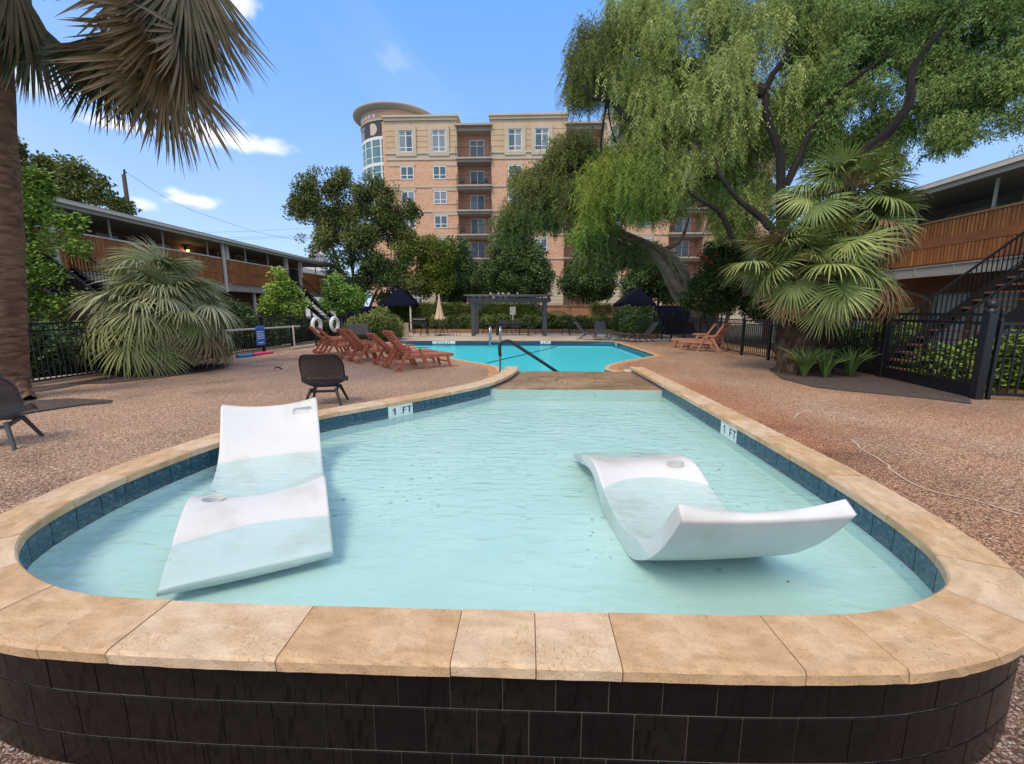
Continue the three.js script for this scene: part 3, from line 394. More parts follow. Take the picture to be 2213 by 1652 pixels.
wing('shaded motel wing behind the round palm bush with long wooden balcony', -1, -15.9, -34.2, -8.5, {
  slat: M.slat, board: M.board, cap: M.offwhite, trim: M.offwhite, upper: M.wallBrown, lower: M.wallBrown,
  ry: -0.09, panels: [[-34.0, -30.25], [-28.45, -22.42], [-22.2, -8.6]], posts: [[-12.2, 1], [-14.2, 2], [-16.35, 1], [-18.75, 1], [-21.35, 1], [-22.3, 2], [-22.75, 3], [-24.25, 1], [-26.35, 1], [-28.4, 3], [-30.2, 3], [-32.3, 1]], columns: [-16, -20, -24.9, -27.5, -31.5],
  openings: [[-18.2, 0.8, 3.9, 4.75, 'blind'], [-19.6, 0.8, 3.9, 4.75, 'blind'], [-21.0, 0.6, 3.9, 4.75, 'blind'], [-16.6, 0.9, 3.02, 5.0, 'door', M.wallDark], [-15.8, 0.8, 3.9, 4.7, 'blind'], [-25.3, 0.9, 3.02, 4.95, 'door', M.glassDark], [-27.6, 1.0, 3.8, 4.8, 'pane'], [-26.6, 0.5, 3.02, 4.95, 'door', M.board], [-32.6, 2.2, 3.9, 4.75, 'pane'], [-26.5, 1.2, 0, 2.1, 'door', M.wallDark], [-23.9, 0.9, 0.9, 2.1, 'pane'], [-29, 0.9, 0, 2.1, 'door', M.wallDark], [-13, 1.4, 0.8, 2.1, 'pane']], lamps: [[-22.4, 4.72]] });
{ const t = part('roof_box', span(-21, -17.2, 5.3, 5.62, -22.6, -12), M.roofing, scene.children.find((o) => o.name === 'motel_wing')); }
wing('sunlit motel wing beside the tall palm with orange wood slat balcony', 1, 12.5, -27, -6.5, {
  slat: M.slat, board: M.board, cap: mat([0.34, 0.17, 0.07], 0.5), trim: M.grayPaint, upper: M.wallDark, lower: mat([1, 1, 1], 0.8, { map: boardTex(25, [0.16, 0.066, 0.038], [0.28, 0.13, 0.08]) }),
  panels: [[-26.9, -16.4], [-16.15, -11.45], [-9.95, -6.6]], posts: [[-16.28, 2], [-14.9, 1], [-12.55, 1], [-10.9, 1], [-20, 1], [-23, 1]], columns: [-19, -22.5],
  openings: [[-20.6, 1.3, 0.7, 2.15, 'blind'], [-19.1, 0.95, 0, 2.15, 'door', M.blind], [-15.4, 1.2, 0.0, 2.15, 'blind'], [-13.9, 1.1, 0.0, 2.15, 'blind'], [-12.2, 1.2, 0.3, 2.15, 'blind'], [-10.6, 1.2, 0.3, 2.15, 'blind'], [-13.2, 0.9, 3.02, 4.95, 'door', M.wallBrown], [-15.2, 1.5, 3.9, 4.8, 'pane'], [-11.2, 1.6, 3.9, 4.9, 'pane'], [-18.2, 1.2, 3.9, 4.8, 'pane']], lamps: [[-17.9, 1.95]] });
{ // drain pipe from the beam to the wall, notice board and plates by the door
  const d = solo('drain_pipe', tube([V(12.38, 2.72, -16.2), V(12.45, 2.5, -16.2), V(12.9, 2.4, -16.0), V(14.3, 1.95, -15.9), V(14.42, 1.6, -15.9), V(14.42, 0, -15.9)], 0.06, 40, 8), M.grayPaint, 'thin grey drain pipe sloping from the balcony beam to the wall', 'pipe');
  solo('notice_board', span(14.46, 14.49, 1.15, 1.75, -17.3, -16.5), mat([0.45, 0.42, 0.20], 0.7), 'pale yellow board on the brown wall beside the sconce', 'board');
  solo('door_plate', span(14.46, 14.49, 1.42, 1.54, -17.75, -17.45), mat([0.03, 0.02, 0.02], 0.5), 'small dark plate on the brown wall under the sconce', 'plate');
}
// ---------------------------------------------------------------- stairs
function stairs(label, x0, x1, za, zb, treadMat) {   // rising from x0 on the ground to x1 at the walkway
  const t = thing('steel_stairs', label, 'stairs', 'black steel stairs'), n = 15, H = 3.0, dir = Math.sign(x1 - x0), P = (f, y, z) => V(lerp(x0, x1, f), y, z);
  for (const z of [za, zb]) {
    part('stringer', bar(P(0, 0.02, z), P(1, H - 0.05, z), 0.045, 0.24), M.blackMetal, t);
    const hr = part('handrail', [bar(P(0.02, 1.0, z), P(1, H + 0.92, z), 0.045), bar(P(0.02, 0.25, z), P(1, H + 0.17, z), 0.025)], M.blackMetal, t);
    for (let k = 0; k <= 30; k++) { const f = 0.02 + 0.97 * k / 30, y = f * H; part('baluster', box(0.018, 0.86, 0.018).translate(lerp(x0, x1, f), y + 0.5, z), M.blackMetal, hr); }
    part('newel_post', box(0.07, 1.08, 0.07).translate(x0, 0.54, z), M.blackMetal, t);
  }
  for (let k = 1; k <= n; k++) part('tread', box(0.28, 0.045, Math.abs(za - zb) - 0.05).translate(lerp(x0, x1, (k - 0.35) / n), H * k / (n + 1), (za + zb) / 2), treadMat, t);
}
stairs('black steel stairs with brown treads rising to the sunlit wing behind the gate', 9.03, 12.7, -11.4, -10.0, mat([0.20, 0.11, 0.065], 0.6));
stairs('black steel stairs to the shaded wing beside the light green young trees', -12.7, -15.85, -30.1, -28.6, M.blackMetal);
stairs('black steel stairs mostly hidden behind the round palm bush', -11.4, -15.2, -14.0, -12.6, M.blackMetal);

// ---------------------------------------------------------------- fences
function finial(r, y) { return lathe([[r * 1.05, 0], [r * 1.05, 0.03], [r * 0.7, 0.05], [r * 0.75, 0.07], [r * 1.0, 0.10], [r * 1.02, 0.14], [r * 0.85, 0.18], [r * 0.4, 0.215], [0, 0.225]], 14).translate(0, y, 0); }
function fence(label, pts, h, o = {}) {
  const t = thing('iron_fence', label, 'fence'), rail = o.rail ?? 0.035, y0 = o.y0 ?? 0.1, pk = new THREE.BoxGeometry(o.pw ?? 0.018, h - y0, o.pw ?? 0.018).translate(0, (h + y0) / 2, 0);
  pts.forEach(([x, z, w = 0.075]) => { const p = part('post', rbox(w, h + 0.03, w, w * 0.12, x, (h + 0.03) / 2, z), M.fenceMetal, t); part('finial', finial(w * 0.55, h + 0.03).translate(x, 0, z), M.fenceMetal, p); });
  for (let i = 0; i < pts.length - 1; i++) {
    const a = V(pts[i][0], 0, pts[i][1]), b = V(pts[i + 1][0], 0, pts[i + 1][1]), d = b.clone().sub(a), L = d.length(), n = Math.round(L / (o.gap ?? 0.115)), ang = Math.atan2(d.x, d.z); if (o.skip === i) continue;
    for (const y of [h - 0.02, h - 0.17, y0]) part('rail', bar(a.clone().setY(y), b.clone().setY(y), y > h - 0.1 ? rail * 1.2 : rail * 0.8, rail), M.fenceMetal, t);
    if (o.kick) part('kick_board', bar(a.clone().setY(y0 / 2), b.clone().setY(y0 / 2), 0.05, y0 - 0.04), M.fenceMetal, t);
    for (let k = 1; k < n; k++) { const m = part('picket', pk, M.fenceMetal, t); m.position.set(lerp(a.x, b.x, k / n), 0, lerp(a.z, b.z, k / n)); m.rotation.y = ang; }
  }
  return t;
}
const LX = -10.55;
fence('black iron picket fence behind the round palm bush and pool noodles', [20, 222, 350, 487, 565, 628, 690].map((px) => { const p = Xp(px, 700, LX); return [LX, p.z, 0.1]; }), 1.36, { y0: 0.12 });
fence('black iron fence turning in behind the two life rings', [[LX, Xp(690, 700, LX).z, 0.09], [-9.2, -24.0, 0.08], [-7.9, -24.6, 0.08]], 1.36, { gap: 0.1 });
{ const g = (x, y) => { const p = G(x, y); return [p.x, p.z, 0.075]; };
  fence('black iron picket fence behind the two wooden chaises by the leaning tree', [g(1412, 731), g(1430, 734), g(1450, 737.5), g(1477, 741), g(1511, 746.5), g(1554, 757), g(1602, 768), g(1660, 779), [8.75, -12.9, 0.09]], 1.31);
  fence('tall black gate fence with thick ball posts in front of the stairs', [[8.85, -12.6, 0.1], [8.72, -10.72, 0.15], [8.28, -8.02, 0.15]], 1.56, { y0: 0.24, kick: 1, gap: 0.125, pw: 0.022, rail: 0.05 });
  fence('lower black gate panel beyond the thickest ball post', [[8.45, -7.98, 0.06], [10.6, -7.6, 0.08]], 1.40, { gap: 0.14, pw: 0.022, rail: 0.045 });
}
solo('left_kerb', span(-10.95, -10.75, -0.02, 0.1, -23, -6), M.concrete, 'low pale kerb running along under the fence behind the palm bush', 'kerb').name = 'garden_kerb';
solo('garden_kerb', span(9.25, 9.45, -0.02, 0.13, -9.3, -5), mat([0.30, 0.21, 0.13], 0.8), 'low timber kerb behind the gate in front of the shrubs', 'kerb').name = 'timber_kerb';
struct('garden_path', flat([[9.6, -13.4], [9.6, -7], [8.6, -7], [8.7, -13.4]], -0.004), M.concrete);
struct('garden_path', flat([[-12.4, -34], [-12.4, -14], [-11.4, -14], [-11.4, -34]], -0.006), M.concrete);
// ================================================================ the apartment building behind
{
  const AZ = -52, ap = thing('apartment_building', 'six storey brick and tan stucco apartment building with rounded glass corner', 'building');
  const brick = mat([1, 1, 1], 0.85, { map: texture(512, 512, (u, v) => { const row = Math.floor(v * 28), sh = (row % 2) * 0.5, cx = Math.floor(u * 10 + sh), t = h2(cx, row, 4), m = ((v * 28) % 1) < 0.14 || ((u * 10 + sh) % 1) < 0.06 ? 1 : 0, n = fbm(u * 4, v * 9, 4, 0, 6); return mix3(mul3(mix3([0.58, 0.315, 0.185], [0.69, 0.41, 0.26], t), 0.8 + 0.4 * n), [0.62, 0.44, 0.33], m * 0.6); }, 0.45, 0.45) });
  const stain = (seed, a, b) => mat([1, 1, 1], 0.85, { map: texture(256, 256, (u, v) => { const n = fbm(u * 6, v * 6, 5, 6, seed), s = fbm(u * 22, v * 3, 4, 22, seed + 3); return mix3(a, b, clamp(n * 0.8 + s * 0.5 - 0.15)); }, 0.15, 0.15) });
  const tan = stain(3, [0.50, 0.35, 0.215], [0.62, 0.46, 0.30]), band = stain(9, [0.48, 0.37, 0.26], [0.60, 0.49, 0.37]), cream = stain(14, [0.50, 0.42, 0.29], [0.64, 0.55, 0.40]), frame = mat([0.74, 0.73, 0.69], 0.5), slab = stain(21, [0.33, 0.27, 0.21], [0.48, 0.41, 0.33]), pane = mat([0.10, 0.14, 0.165], 0.06, { specularIntensity: 1 }), paneLite = mat([0.22, 0.27, 0.29], 0.12), metal = mat([0.06, 0.05, 0.045], 0.5, { metalness: 0.5 }), tealGlass = mat([0.10, 0.22, 0.25], 0.04), rec = stain(31, [0.50, 0.235, 0.14], [0.60, 0.31, 0.195]);
  const xx = (px) => Zp(px, 400, AZ).x, yy = (py) => Zp(990, py, AZ).y, Y = { top: yy(250), tan: yy(345.5), slabs: [343, 402, 455.5, 507.5, 558.5, 609].map(yy), base: yy(603) };
  const bay = 1.7;
  const blocks = [[838, 989], [1062, 1222], [1302, 1452], [1528, 1668]], bays = [[989, 1062], [1222, 1302], [1452, 1528]];
  for (const [a, b] of blocks) {
    const x0 = xx(a), x1 = xx(b);
    part('brick_wall', span(x0, x1, Y.base + 0.1, Y.tan, AZ - 9, AZ), brick, ap);
    const st = part('stucco_wall', span(x0, x1, Y.tan + 0.75, Y.top - 0.5, AZ - 9, AZ + 0.05), tan, ap);
    for (let k = 1; k <= 4; k++) { const y = lerp(Y.tan + 0.75, Y.top - 1.2, k / 4.6) ; part('reveal_line', span(x0 + 0.02, x1 - 0.02, y, y + 0.06, AZ + 0.04, AZ + 0.055), mat([0.26, 0.15, 0.07], 0.9), st); }
    part('stone_band', [span(x0 - 0.05, x1 + 0.05, Y.tan, Y.tan + 0.62, AZ - 9, AZ + 0.1), span(x0 - 0.1, x1 + 0.1, Y.tan + 0.621, Y.tan + 0.748, AZ - 9, AZ + 0.22)], band, ap);
    part('parapet_cornice', [span(x0 - 0.12, x1 + 0.12, Y.top - 0.499, Y.top - 0.2, AZ - 9, AZ + 0.25), span(x0 - 0.25, x1 + 0.25, Y.top - 0.199, Y.top, AZ - 9, AZ + 0.4)], band, ap);
    part('base_wall', span(x0, x1, -0.03, Y.base + 0.099, AZ - 9, AZ + 0.02), cream, ap);
    for (let y = 0.4; y < Y.base; y += 0.42) part('base_groove', span(x0, x1, y, y + 0.05, AZ + 0.02, AZ + 0.035), slab, ap);
    for (let j = 1; j < 5; j++) part('string_course', span(x0 - 0.04, x1 + 0.04, Y.slabs[j] - 0.16, Y.slabs[j] + 0.02, AZ, AZ + 0.09), band, ap);
  }
  const win = (px, j) => {
    const x = xx(px), top = j === 0, w = 1.55, y0 = Y.slabs[j] + (top ? 0.72 : 0.74), y1 = Y.slabs[j] + (top ? 3.0 : 2.16), z = AZ + (top ? 0.05 : 0.0), f = 0.09;
    if (top) part('stone_surround', [span(x - w / 2 - 0.42, x - w / 2, y0 - 0.45, y1 + 0.42, z, z + 0.16), span(x + w / 2, x + w / 2 + 0.42, y0 - 0.45, y1 + 0.42, z, z + 0.16), span(x - w / 2 + 0.001, x + w / 2 - 0.001, y1, y1 + 0.42, z, z + 0.16), span(x - w / 2 + 0.001, x + w / 2 - 0.001, y0 - 0.45, y0, z, z + 0.16)], band, ap);
    else { const lx = px < 900 ? xx(841) : x - w / 2 - 0.18, rx = px > 930 && px < 960 ? xx(988) : x + w / 2 + 0.18; part('lintel', span(lx, rx, y1 + 0.02, y1 + 0.36, z, z + 0.07), band, ap); if (j > 0 && j < 4) part('sill_course', span(px < 900 ? lx : x + w / 2 + 0.05, px < 900 ? x - w / 2 - 0.05 : px < 960 ? rx : x + w / 2 + 0.06, y0 - 0.02, y0 + 0.13, z, z + 0.06), band, ap); }
    const ym = y0 + (top ? 0.5 : 0.46), bars = [span(x - w / 2, x - w / 2 + f, y0, y1, z, z + 0.06), span(x + w / 2 - f, x + w / 2, y0, y1, z, z + 0.06), span(x - w / 2 + f, x + w / 2 - f, y0, y0 + f, z, z + 0.06), span(x - w / 2 + f, x + w / 2 - f, y1 - f, y1, z, z + 0.06), span(x - f * 0.6, x + f * 0.6, y0 + f, y1 - f, z, z + 0.06), span(x - w / 2 + f, x - f * 0.6, ym - 0.04, ym + 0.04, z, z + 0.055), span(x + f * 0.6, x + w / 2 - f, ym - 0.04, ym + 0.04, z, z + 0.055)];
    if (top) for (const [a, b] of [[-w / 2 + f, -f * 0.6], [f * 0.6, w / 2 - f]]) bars.push(span(x + a, x + b, y1 - 0.58, y1 - 0.51, z, z + 0.055));
    const wf = part('window', bars, frame, ap), ys = top ? [[y0 + f, ym - 0.04], [ym + 0.04, y1 - 0.58], [y1 - 0.51, y1 - f]] : [[y0 + f, ym - 0.04], [ym + 0.04, y1 - f]];
    for (const [a, b] of [[-w / 2 + f, -f * 0.6], [f * 0.6, w / 2 - f]]) for (const [c, d] of ys) part('pane', span(x + a, x + b, c, d, z + 0.01, z + 0.025), h2(px, j, Math.round(a * 9)) > 0.55 ? paneLite : pane, wf);
  };
  for (const px of [881, 951, 1113, 1170, 1331, 1400, 1568, 1625]) for (let j = 0; j < 6; j++) { if (j === 5) continue; win(px, j); }
  win(1331, 5); win(951, 5);
  for (const [a, b] of bays) {
    const x0 = xx(a), x1 = xx(b), zb = AZ - bay;
    part('recess_wall', span(x0, x1, -0.03, Y.top - 0.9, zb - 5, zb), rec, ap);
    part('parapet_cornice', span(x0, x1, Y.top - 0.899, Y.top - 0.55, zb - 5, zb + 0.3), band, ap);
    part('canopy_slab', [span(x0 - 0.15, x1 + 0.15, Y.slabs[0] + 3.35, Y.slabs[0] + 3.55, zb, AZ + 0.5), span(x0 + 0.02, x1 - 0.02, Y.slabs[0] + 3.0, Y.slabs[0] + 3.349, zb, AZ - 0.2)], slab, ap);
    for (let j = 0; j < 6; j++) {
      const y = Y.slabs[j], cx = (x0 + x1) / 2 + 0.15;
      const bl = part('balcony_slab', [span(x0 - 0.1, x1 + 0.1, y - 0.18, y, zb, AZ + 0.55), span(x0 + 0.05, x1 - 0.05, y - 0.42, y - 0.181, zb, AZ + 0.2)], slab, ap);
      const rl = part('balcony_railing', [span(x0 - 0.08, x1 + 0.08, y + 1.0, y + 1.05, AZ + 0.48, AZ + 0.53), span(x0 - 0.08, x1 + 0.08, y + 0.1, y + 0.13, AZ + 0.49, AZ + 0.52), span(x0 - 0.08, x0 - 0.04, y, y + 1.0, AZ + 0.48, AZ + 0.53), span(x1 + 0.04, x1 + 0.08, y, y + 1.0, AZ + 0.48, AZ + 0.53)], metal, ap);
      for (let k = 1; k < 34; k++) { const x = lerp(x0 - 0.05, x1 + 0.05, k / 34); part('baluster', span(x - 0.008, x + 0.008, y + 0.13, y + 1.0, AZ + 0.497, AZ + 0.513), metal, rl); }
      const w = 1.75, top = j === 0, y1 = y + (top ? 2.55 : 2.1), f = 0.09, z = zb, dr = part('balcony_door', [span(cx - w / 2, cx - w / 2 + f, y, y1, z, z + 0.06), span(cx + w / 2 - f, cx + w / 2, y, y1, z, z + 0.06), span(cx - w / 2 + f, cx + w / 2 - f, y1 - f, y1, z, z + 0.06), span(cx - f / 2, cx + f / 2, y, y1 - f, z, z + 0.06), ...(top ? [span(cx - w / 2 + f, cx - f / 2, y1 - 0.72, y1 - 0.64, z, z + 0.055), span(cx + f / 2, cx + w / 2 - f, y1 - 0.72, y1 - 0.64, z, z + 0.055)] : [])], frame, ap);
      for (const s of [-1, 1]) part('pane', span(cx + s * f / 2, cx + s * (w / 2 - f), y + 0.02, y1 - f, z + 0.01, z + 0.025), h2(j, a, s) > 0.7 ? paneLite : pane, dr);
      part('wall_light', box(0.12, 0.2, 0.1, x1 - 0.55, y + 1.75, zb + 0.05), frame, ap);
      if (j === 1 || j === 3) for (const q of [0.5, 1.9, 3.3].slice(0, j === 1 ? 3 : 1)) part('balcony_chair', [box(0.5, 0.05, 0.5, x0 + q, y + 0.42, AZ - 0.1), box(0.5, 0.5, 0.04, x0 + q, y + 0.68, AZ - 0.33), box(0.05, 0.42, 0.05, x0 + q - 0.2, y + 0.21, AZ + 0.1), box(0.05, 0.42, 0.05, x0 + q + 0.2, y + 0.21, AZ + 0.1)], metal, bl);
    }
  }
  // the rounded corner tower: glass drum, sign panel, brick crown, flat round roof
  const r = 4.15, cz = AZ - r - 0.12, c = V(Zp(858, 300, cz).x, 0, cz), arc = (r0, r1, y0, y1, a0, a1, n) => { const pos = []; for (let i = 0; i < n; i++) { const A = lerp(a0, a1, i / n), B = lerp(a0, a1, (i + 1) / n), p = (R_, a, y) => [c.x + Math.sin(a) * R_, y, c.z + Math.cos(a) * R_]; const q = (a, b, d, e) => pos.push(...a, ...b, ...d, ...a, ...d, ...e); q(p(r1, A, y0), p(r1, B, y0), p(r1, B, y1), p(r1, A, y1)); q(p(r0, A, y1), p(r1, A, y1), p(r1, B, y1), p(r0, B, y1)); q(p(r0, A, y0), p(r0, B, y0), p(r1, B, y0), p(r1, A, y0)); if (r0 > 0.1) q(p(r0, A, y0), p(r0, A, y1), p(r0, B, y1), p(r0, B, y0)); if (i === 0) q(p(r0, A, y0), p(r1, A, y0), p(r1, A, y1), p(r0, A, y1)); if (i === n - 1) q(p(r0, B, y0), p(r0, B, y1), p(r1, B, y1), p(r1, B, y0)); } const g = new THREE.BufferGeometry(); g.setAttribute('position', new THREE.Float32BufferAttribute(pos, 3)); g.computeVertexNormals(); return boxUV(g); };
  const yz = (py) => Zp(815, py, AZ - 1.2).y, A0 = -2.4, A1 = 0.12;
  part('drum_wall', arc(0, r - 0.12, -0.03, yz(258), -3.14, 3.14, 60), brick, ap);
  part('drum_crown', arc(r - 0.119, r, yz(266), yz(246), -3.14, 3.14, 64), brick, ap);
  part('stone_band', [arc(r - 0.115, r + 0.08, yz(268.5), yz(266), -3.14, 3.14, 64), arc(r + 0.001, r + 0.1, yz(250), yz(246), -3.14, 3.14, 64)], band, ap);
  for (let k = 0; k < 5; k++) { const a = -1.0 + k * 0.16; part('wall_lamp_disc', new THREE.CylinderGeometry(0.2, 0.2, 0.06, 16).rotateX(Math.PI / 2).rotateY(a).translate(c.x + Math.sin(a) * (r + 0.03), yz(257), c.z + Math.cos(a) * (r + 0.03)), frame, ap); }
  part('round_roof', lathe([[0, 0.75], [r + 0.72, 0.62], [r + 0.9, 0.5], [r + 0.87, 0.34], [r + 0.7, 0.22], [r + 0.5, 0.1], [r + 0.1, 0.0], [0, 0]], 72).translate(c.x, yz(247.5), c.z), slab, ap);
  const ads = document.createElement('canvas'); ads.width = 512; ads.height = 160; { const x = ads.getContext('2d'); x.fillStyle = '#39393b'; x.fillRect(0, 0, 512, 160); x.fillStyle = '#8f8f90'; x.fillRect(40, 20, 210, 130); x.fillStyle = '#2c2c2e'; x.fillRect(60, 50, 190, 14); x.fillRect(60, 20, 18, 110); x.fillStyle = '#c9b3a4'; x.beginPath(); x.ellipse(380, 78, 52, 60, 0, 0, 7); x.fill(); x.fillStyle = '#39393b'; x.fillRect(318, 0, 34, 160); } const adt = new THREE.CanvasTexture(ads); adt.colorSpace = THREE.SRGBColorSpace;
  { const g = arc(r - 0.05, r + 0.02, yz(303), yz(269), -1.55, A1 - 0.16, 24), p = g.attributes.position, uv = g.attributes.uv; for (let i = 0; i < p.count; i++) { const a = Math.atan2(p.getX(i) - c.x, p.getZ(i) - c.z); uv.setXY(i, (a + 1.55) / (A1 - 0.16 + 1.55), (p.getY(i) - yz(303)) / (yz(269) - yz(303))); } part('sign_panel', g, mat([1, 1, 1], 0.6, { map: adt }), ap); }
  const fl = [[309, 357], [364, 413], [420, 466], [473, 520]];
  fl.forEach(([t, b]) => {
    const y1 = yz(t), y0 = yz(b), gl = part('curtain_window', [arc(r - 0.1, r + 0.03, y1, y1 + 0.34, -2.4, A1, 36), arc(r - 0.1, r + 0.02, y0 + 0.55, y0 + 0.63, -2.4, A1, 36), arc(r - 0.1, r + 0.02, y1 - 0.75, y1 - 0.68, -2.4, A1, 36), ...Array.from({ length: 9 }, (_, k) => arc(r - 0.1, r + 0.025, y0, y1, A1 - 0.02 - k * 0.3, A1 + 0.02 - k * 0.3, 1))], frame, ap);
    for (let k = 0; k < 8; k++) part('pane', arc(r - 0.09, r - 0.02, y0, y1, A1 - 0.28 - k * 0.3, A1 - 0.02 - k * 0.3, 4), tealGlass, gl);
  });
  part('side_wing', [span(c.x - r - 0.55, c.x - r + 0.4, -0.03, yz(337), cz - 8, cz - 1.6)], slab, ap);
  part('side_balcony', [span(c.x - r - 1.1, c.x - r - 0.56, yz(409), yz(398), cz - 4, cz - 2.2), span(c.x - r - 0.9, c.x - r - 0.56, yz(366), yz(361), cz - 4, cz - 2.2)], slab, ap);
  part('brick_pier', [span(xx(838) - 0.4, xx(838) - 0.001, Y.base, Y.top - 0.5, AZ - 3, AZ - 0.04)], brick, ap);
  // low cream annex with a small window behind the tent
  const an = thing('cream_annex', 'low cream clapboard annex with a small white window behind the ivy wall', 'building');
  const z = -47, x0 = Zp(835, 640, z).x, x1 = Zp(1010, 640, z).x, y1 = Zp(900, 616, z).y;
  part('wall', span(x0, x1, -0.03, y1, z - 2, z), cream, an);
  for (let y = 0.3; y < y1; y += 0.26) part('clapboard', span(x0, x1, y, y + 0.22, z, z + 0.03), cream, an);
  part('eave', span(x0 - 0.2, x1 + 0.2, y1, y1 + 0.2, z - 2, z + 0.4), band, an);
  const wx = Zp(904, 646, z).x, wf = part('window', [span(wx - 0.55, wx - 0.42, 2.0, 4.2, z + 0.03, z + 0.12), span(wx + 0.42, wx + 0.55, 2.0, 4.2, z + 0.03, z + 0.12), span(wx - 0.419, wx + 0.419, 4.08, 4.2, z + 0.03, z + 0.12), span(wx - 0.05, wx + 0.05, 2.0, 4.079, z + 0.03, z + 0.12), span(wx - 0.419, wx - 0.051, 3.0, 3.1, z + 0.03, z + 0.11), span(wx + 0.051, wx + 0.419, 3.0, 3.1, z + 0.03, z + 0.11)], frame, an);
  for (const s of [-1, 1]) for (const [a, b] of [[2.0, 3.0], [3.1, 4.08]]) part('pane', span(wx + s * 0.05, wx + s * 0.42, a, b, z + 0.04, z + 0.07), pane, wf);
}
// ---------------------------------------------------------------- far roof with a white cupola, utility pole and wires
{
  const z = -60, q = Zp(687, 560, z), cu = thing('cupola', 'small white roof cupola with weathervane beyond the shaded wing', 'cupola', null, [q.x, 0, z]), wh = mat([0.66, 0.68, 0.70], 0.6), y0 = Zp(687, 585, z).y, y1 = Zp(687, 549, z).y, y2 = Zp(687, 540, z).y, w = 0.92;
  part('base', [box(2 * w + 0.3, 0.5, 2 * w + 0.3, 0, y0, 0), box(2 * w, y1 - y0 - 0.5, 2 * w - 0.3, 0, (y0 + y1) / 2 - 0.1, 0)], wh, cu);
  for (let k = -2; k <= 2; k++) part('louvre', new THREE.CylinderGeometry(0.14, 0.14, 0.06, 12).scale(1, 1, 1).rotateX(Math.PI / 2).scale(0.8, 5, 1).translate(k * 0.36, (y0 + y1) / 2 - 0.1, w - 0.1), mat([0.25, 0.28, 0.30], 0.6), cu);
  part('roof', new THREE.ConeGeometry(w * 1.7, y2 - y1 + 0.8, 4).rotateY(Math.PI / 4).translate(0, y1 + 0.35, 0), wh, cu);
  part('weathervane', [rod(V(0, y2, 0), V(0, Zp(687, 522, z).y, 0), 0.06, 0.03)], wh, cu);
  const fr = thing('grey_roof_house', 'grey shingled roof house peeping past the end of the shaded wing', 'building', null, [q.x + 1, 0, z]);
  part('wall', box(12, y0 - 1, 8, -3, (y0 - 1) / 2, 0), wh, fr); part('roof', prism([[-7, 0], [7, 0], [0, 1.4]], 8.6).rotateY(0).translate(-3, y0 - 1, -4.3), mat([0.30, 0.30, 0.30], 0.9), fr);
  const pz = -27, pb = Zp(278, 462, pz), pt = Zp(279, 366, pz), pole = thing('utility_pole', 'weathered wooden utility pole rising behind the shaded wing roof', 'pole', null, [pb.x, 0, pz]);
  part('shaft', rod(V(0, 0, 0), V(0.02, pt.y - 0.3, 0), 0.17, 0.11, 12), mat([1, 1, 1], 0.9, { map: boardTex(41, [0.07, 0.055, 0.045], [0.17, 0.14, 0.115]) }), pole); part('insulator', [rod(V(0.05, pt.y - 0.5, 0), V(0.1, pt.y, 0), 0.05, 0.05), rod(V(0.1, pt.y - 0.2, 0), V(0.22, pt.y - 0.2, 0), 0.03)], M.blackMetal, pole);
  const wire = (pts) => solo('overhead_wire', tube(pts, 0.012, 40, 5), mat([0.18, 0.18, 0.19], 0.7), '', 'wire', 'overhead wires beyond the shaded wing');
  wire([V(pb.x + 0.1, pt.y - 0.1, pz), Zp(380, 440, -31), Zp(470, 474, -34), Zp(560, 503, -38), Zp(660, 522, -44)]).userData.label = 'thin service wire sloping down from the top of the utility pole';
  for (const [a, b] of [[500, 493], [513, 507.5], [517, 511]]) wire([Zp(420, a + 2.5, -44), Zp(540, a, -44), Zp(660, b, -44), Zp(820, b - 7, -44)]).userData.label = (a < 501 ? 'topmost' : a < 515 ? 'middle' : 'lowest') + ' of the dark level wires crossing the sky beyond the shaded wing';
}
// ================================================================ vegetation
const barkTex = (seed, a, b) => texture(256, 256, (u, v) => { const n = fbm(u * 14 + fbm(u * 3, v * 3, 2, 0, seed) * 2, v * 4, 4, 0, seed), m = fbm(u * 4, v * 4, 3, 4, seed + 5); return mix3(a, b, clamp(n * 1.3 + m * 0.4 - 0.35)); }, 1.2, 0.8);
const barkBump = bumpTex(256, 256, (u, v) => { const n = fbm(u * 16 + fbm(u * 3, v * 3, 2, 0, 3) * 2, v * 4, 4, 0, 8); return 1 - Math.abs(2 * n - 1); }, 1.2, 0.8);
M.bark = mat([1, 1, 1], 0.9, { map: barkTex(3, [0.12, 0.085, 0.06], [0.42, 0.32, 0.235]), bumpMap: barkBump, bumpScale: 0.05 });
M.barkDark = mat([1, 1, 1], 0.9, { map: barkTex(9, [0.008, 0.006, 0.005], [0.035, 0.026, 0.02]), bumpMap: barkBump, bumpScale: 0.05 });
M.leaf = mat([1.25, 1.25, 1.25], 0.6, { specularIntensity: 0.35 });
M.leafGloss = mat([1.2, 1.2, 1.2], 0.4, { specularIntensity: 0.6 });
function leafQuads(list) {   // folded diamond leaves: [base, direction, side, length, width]
  const pos = []; for (const [b, d, s, L, W] of list) { const n = d.clone().cross(s).multiplyScalar(W * 0.25), l = b.clone().addScaledVector(d, L * 0.45).addScaledVector(s, W / 2).add(n), r = b.clone().addScaledVector(d, L * 0.45).addScaledVector(s, -W / 2).add(n), t = b.clone().addScaledVector(d, L); pos.push(b.x, b.y, b.z, l.x, l.y, l.z, t.x, t.y, t.z, b.x, b.y, b.z, t.x, t.y, t.z, r.x, r.y, r.z); }
  const g = new THREE.BufferGeometry(); g.setAttribute('position', new THREE.Float32BufferAttribute(pos, 3)); g.computeVertexNormals(); return g;
}
const rdir = () => { const z = rr(-1, 1), a = rr(0, 2 * Math.PI), q = Math.sqrt(1 - z * z); return V(q * Math.cos(a), z, q * Math.sin(a)); };
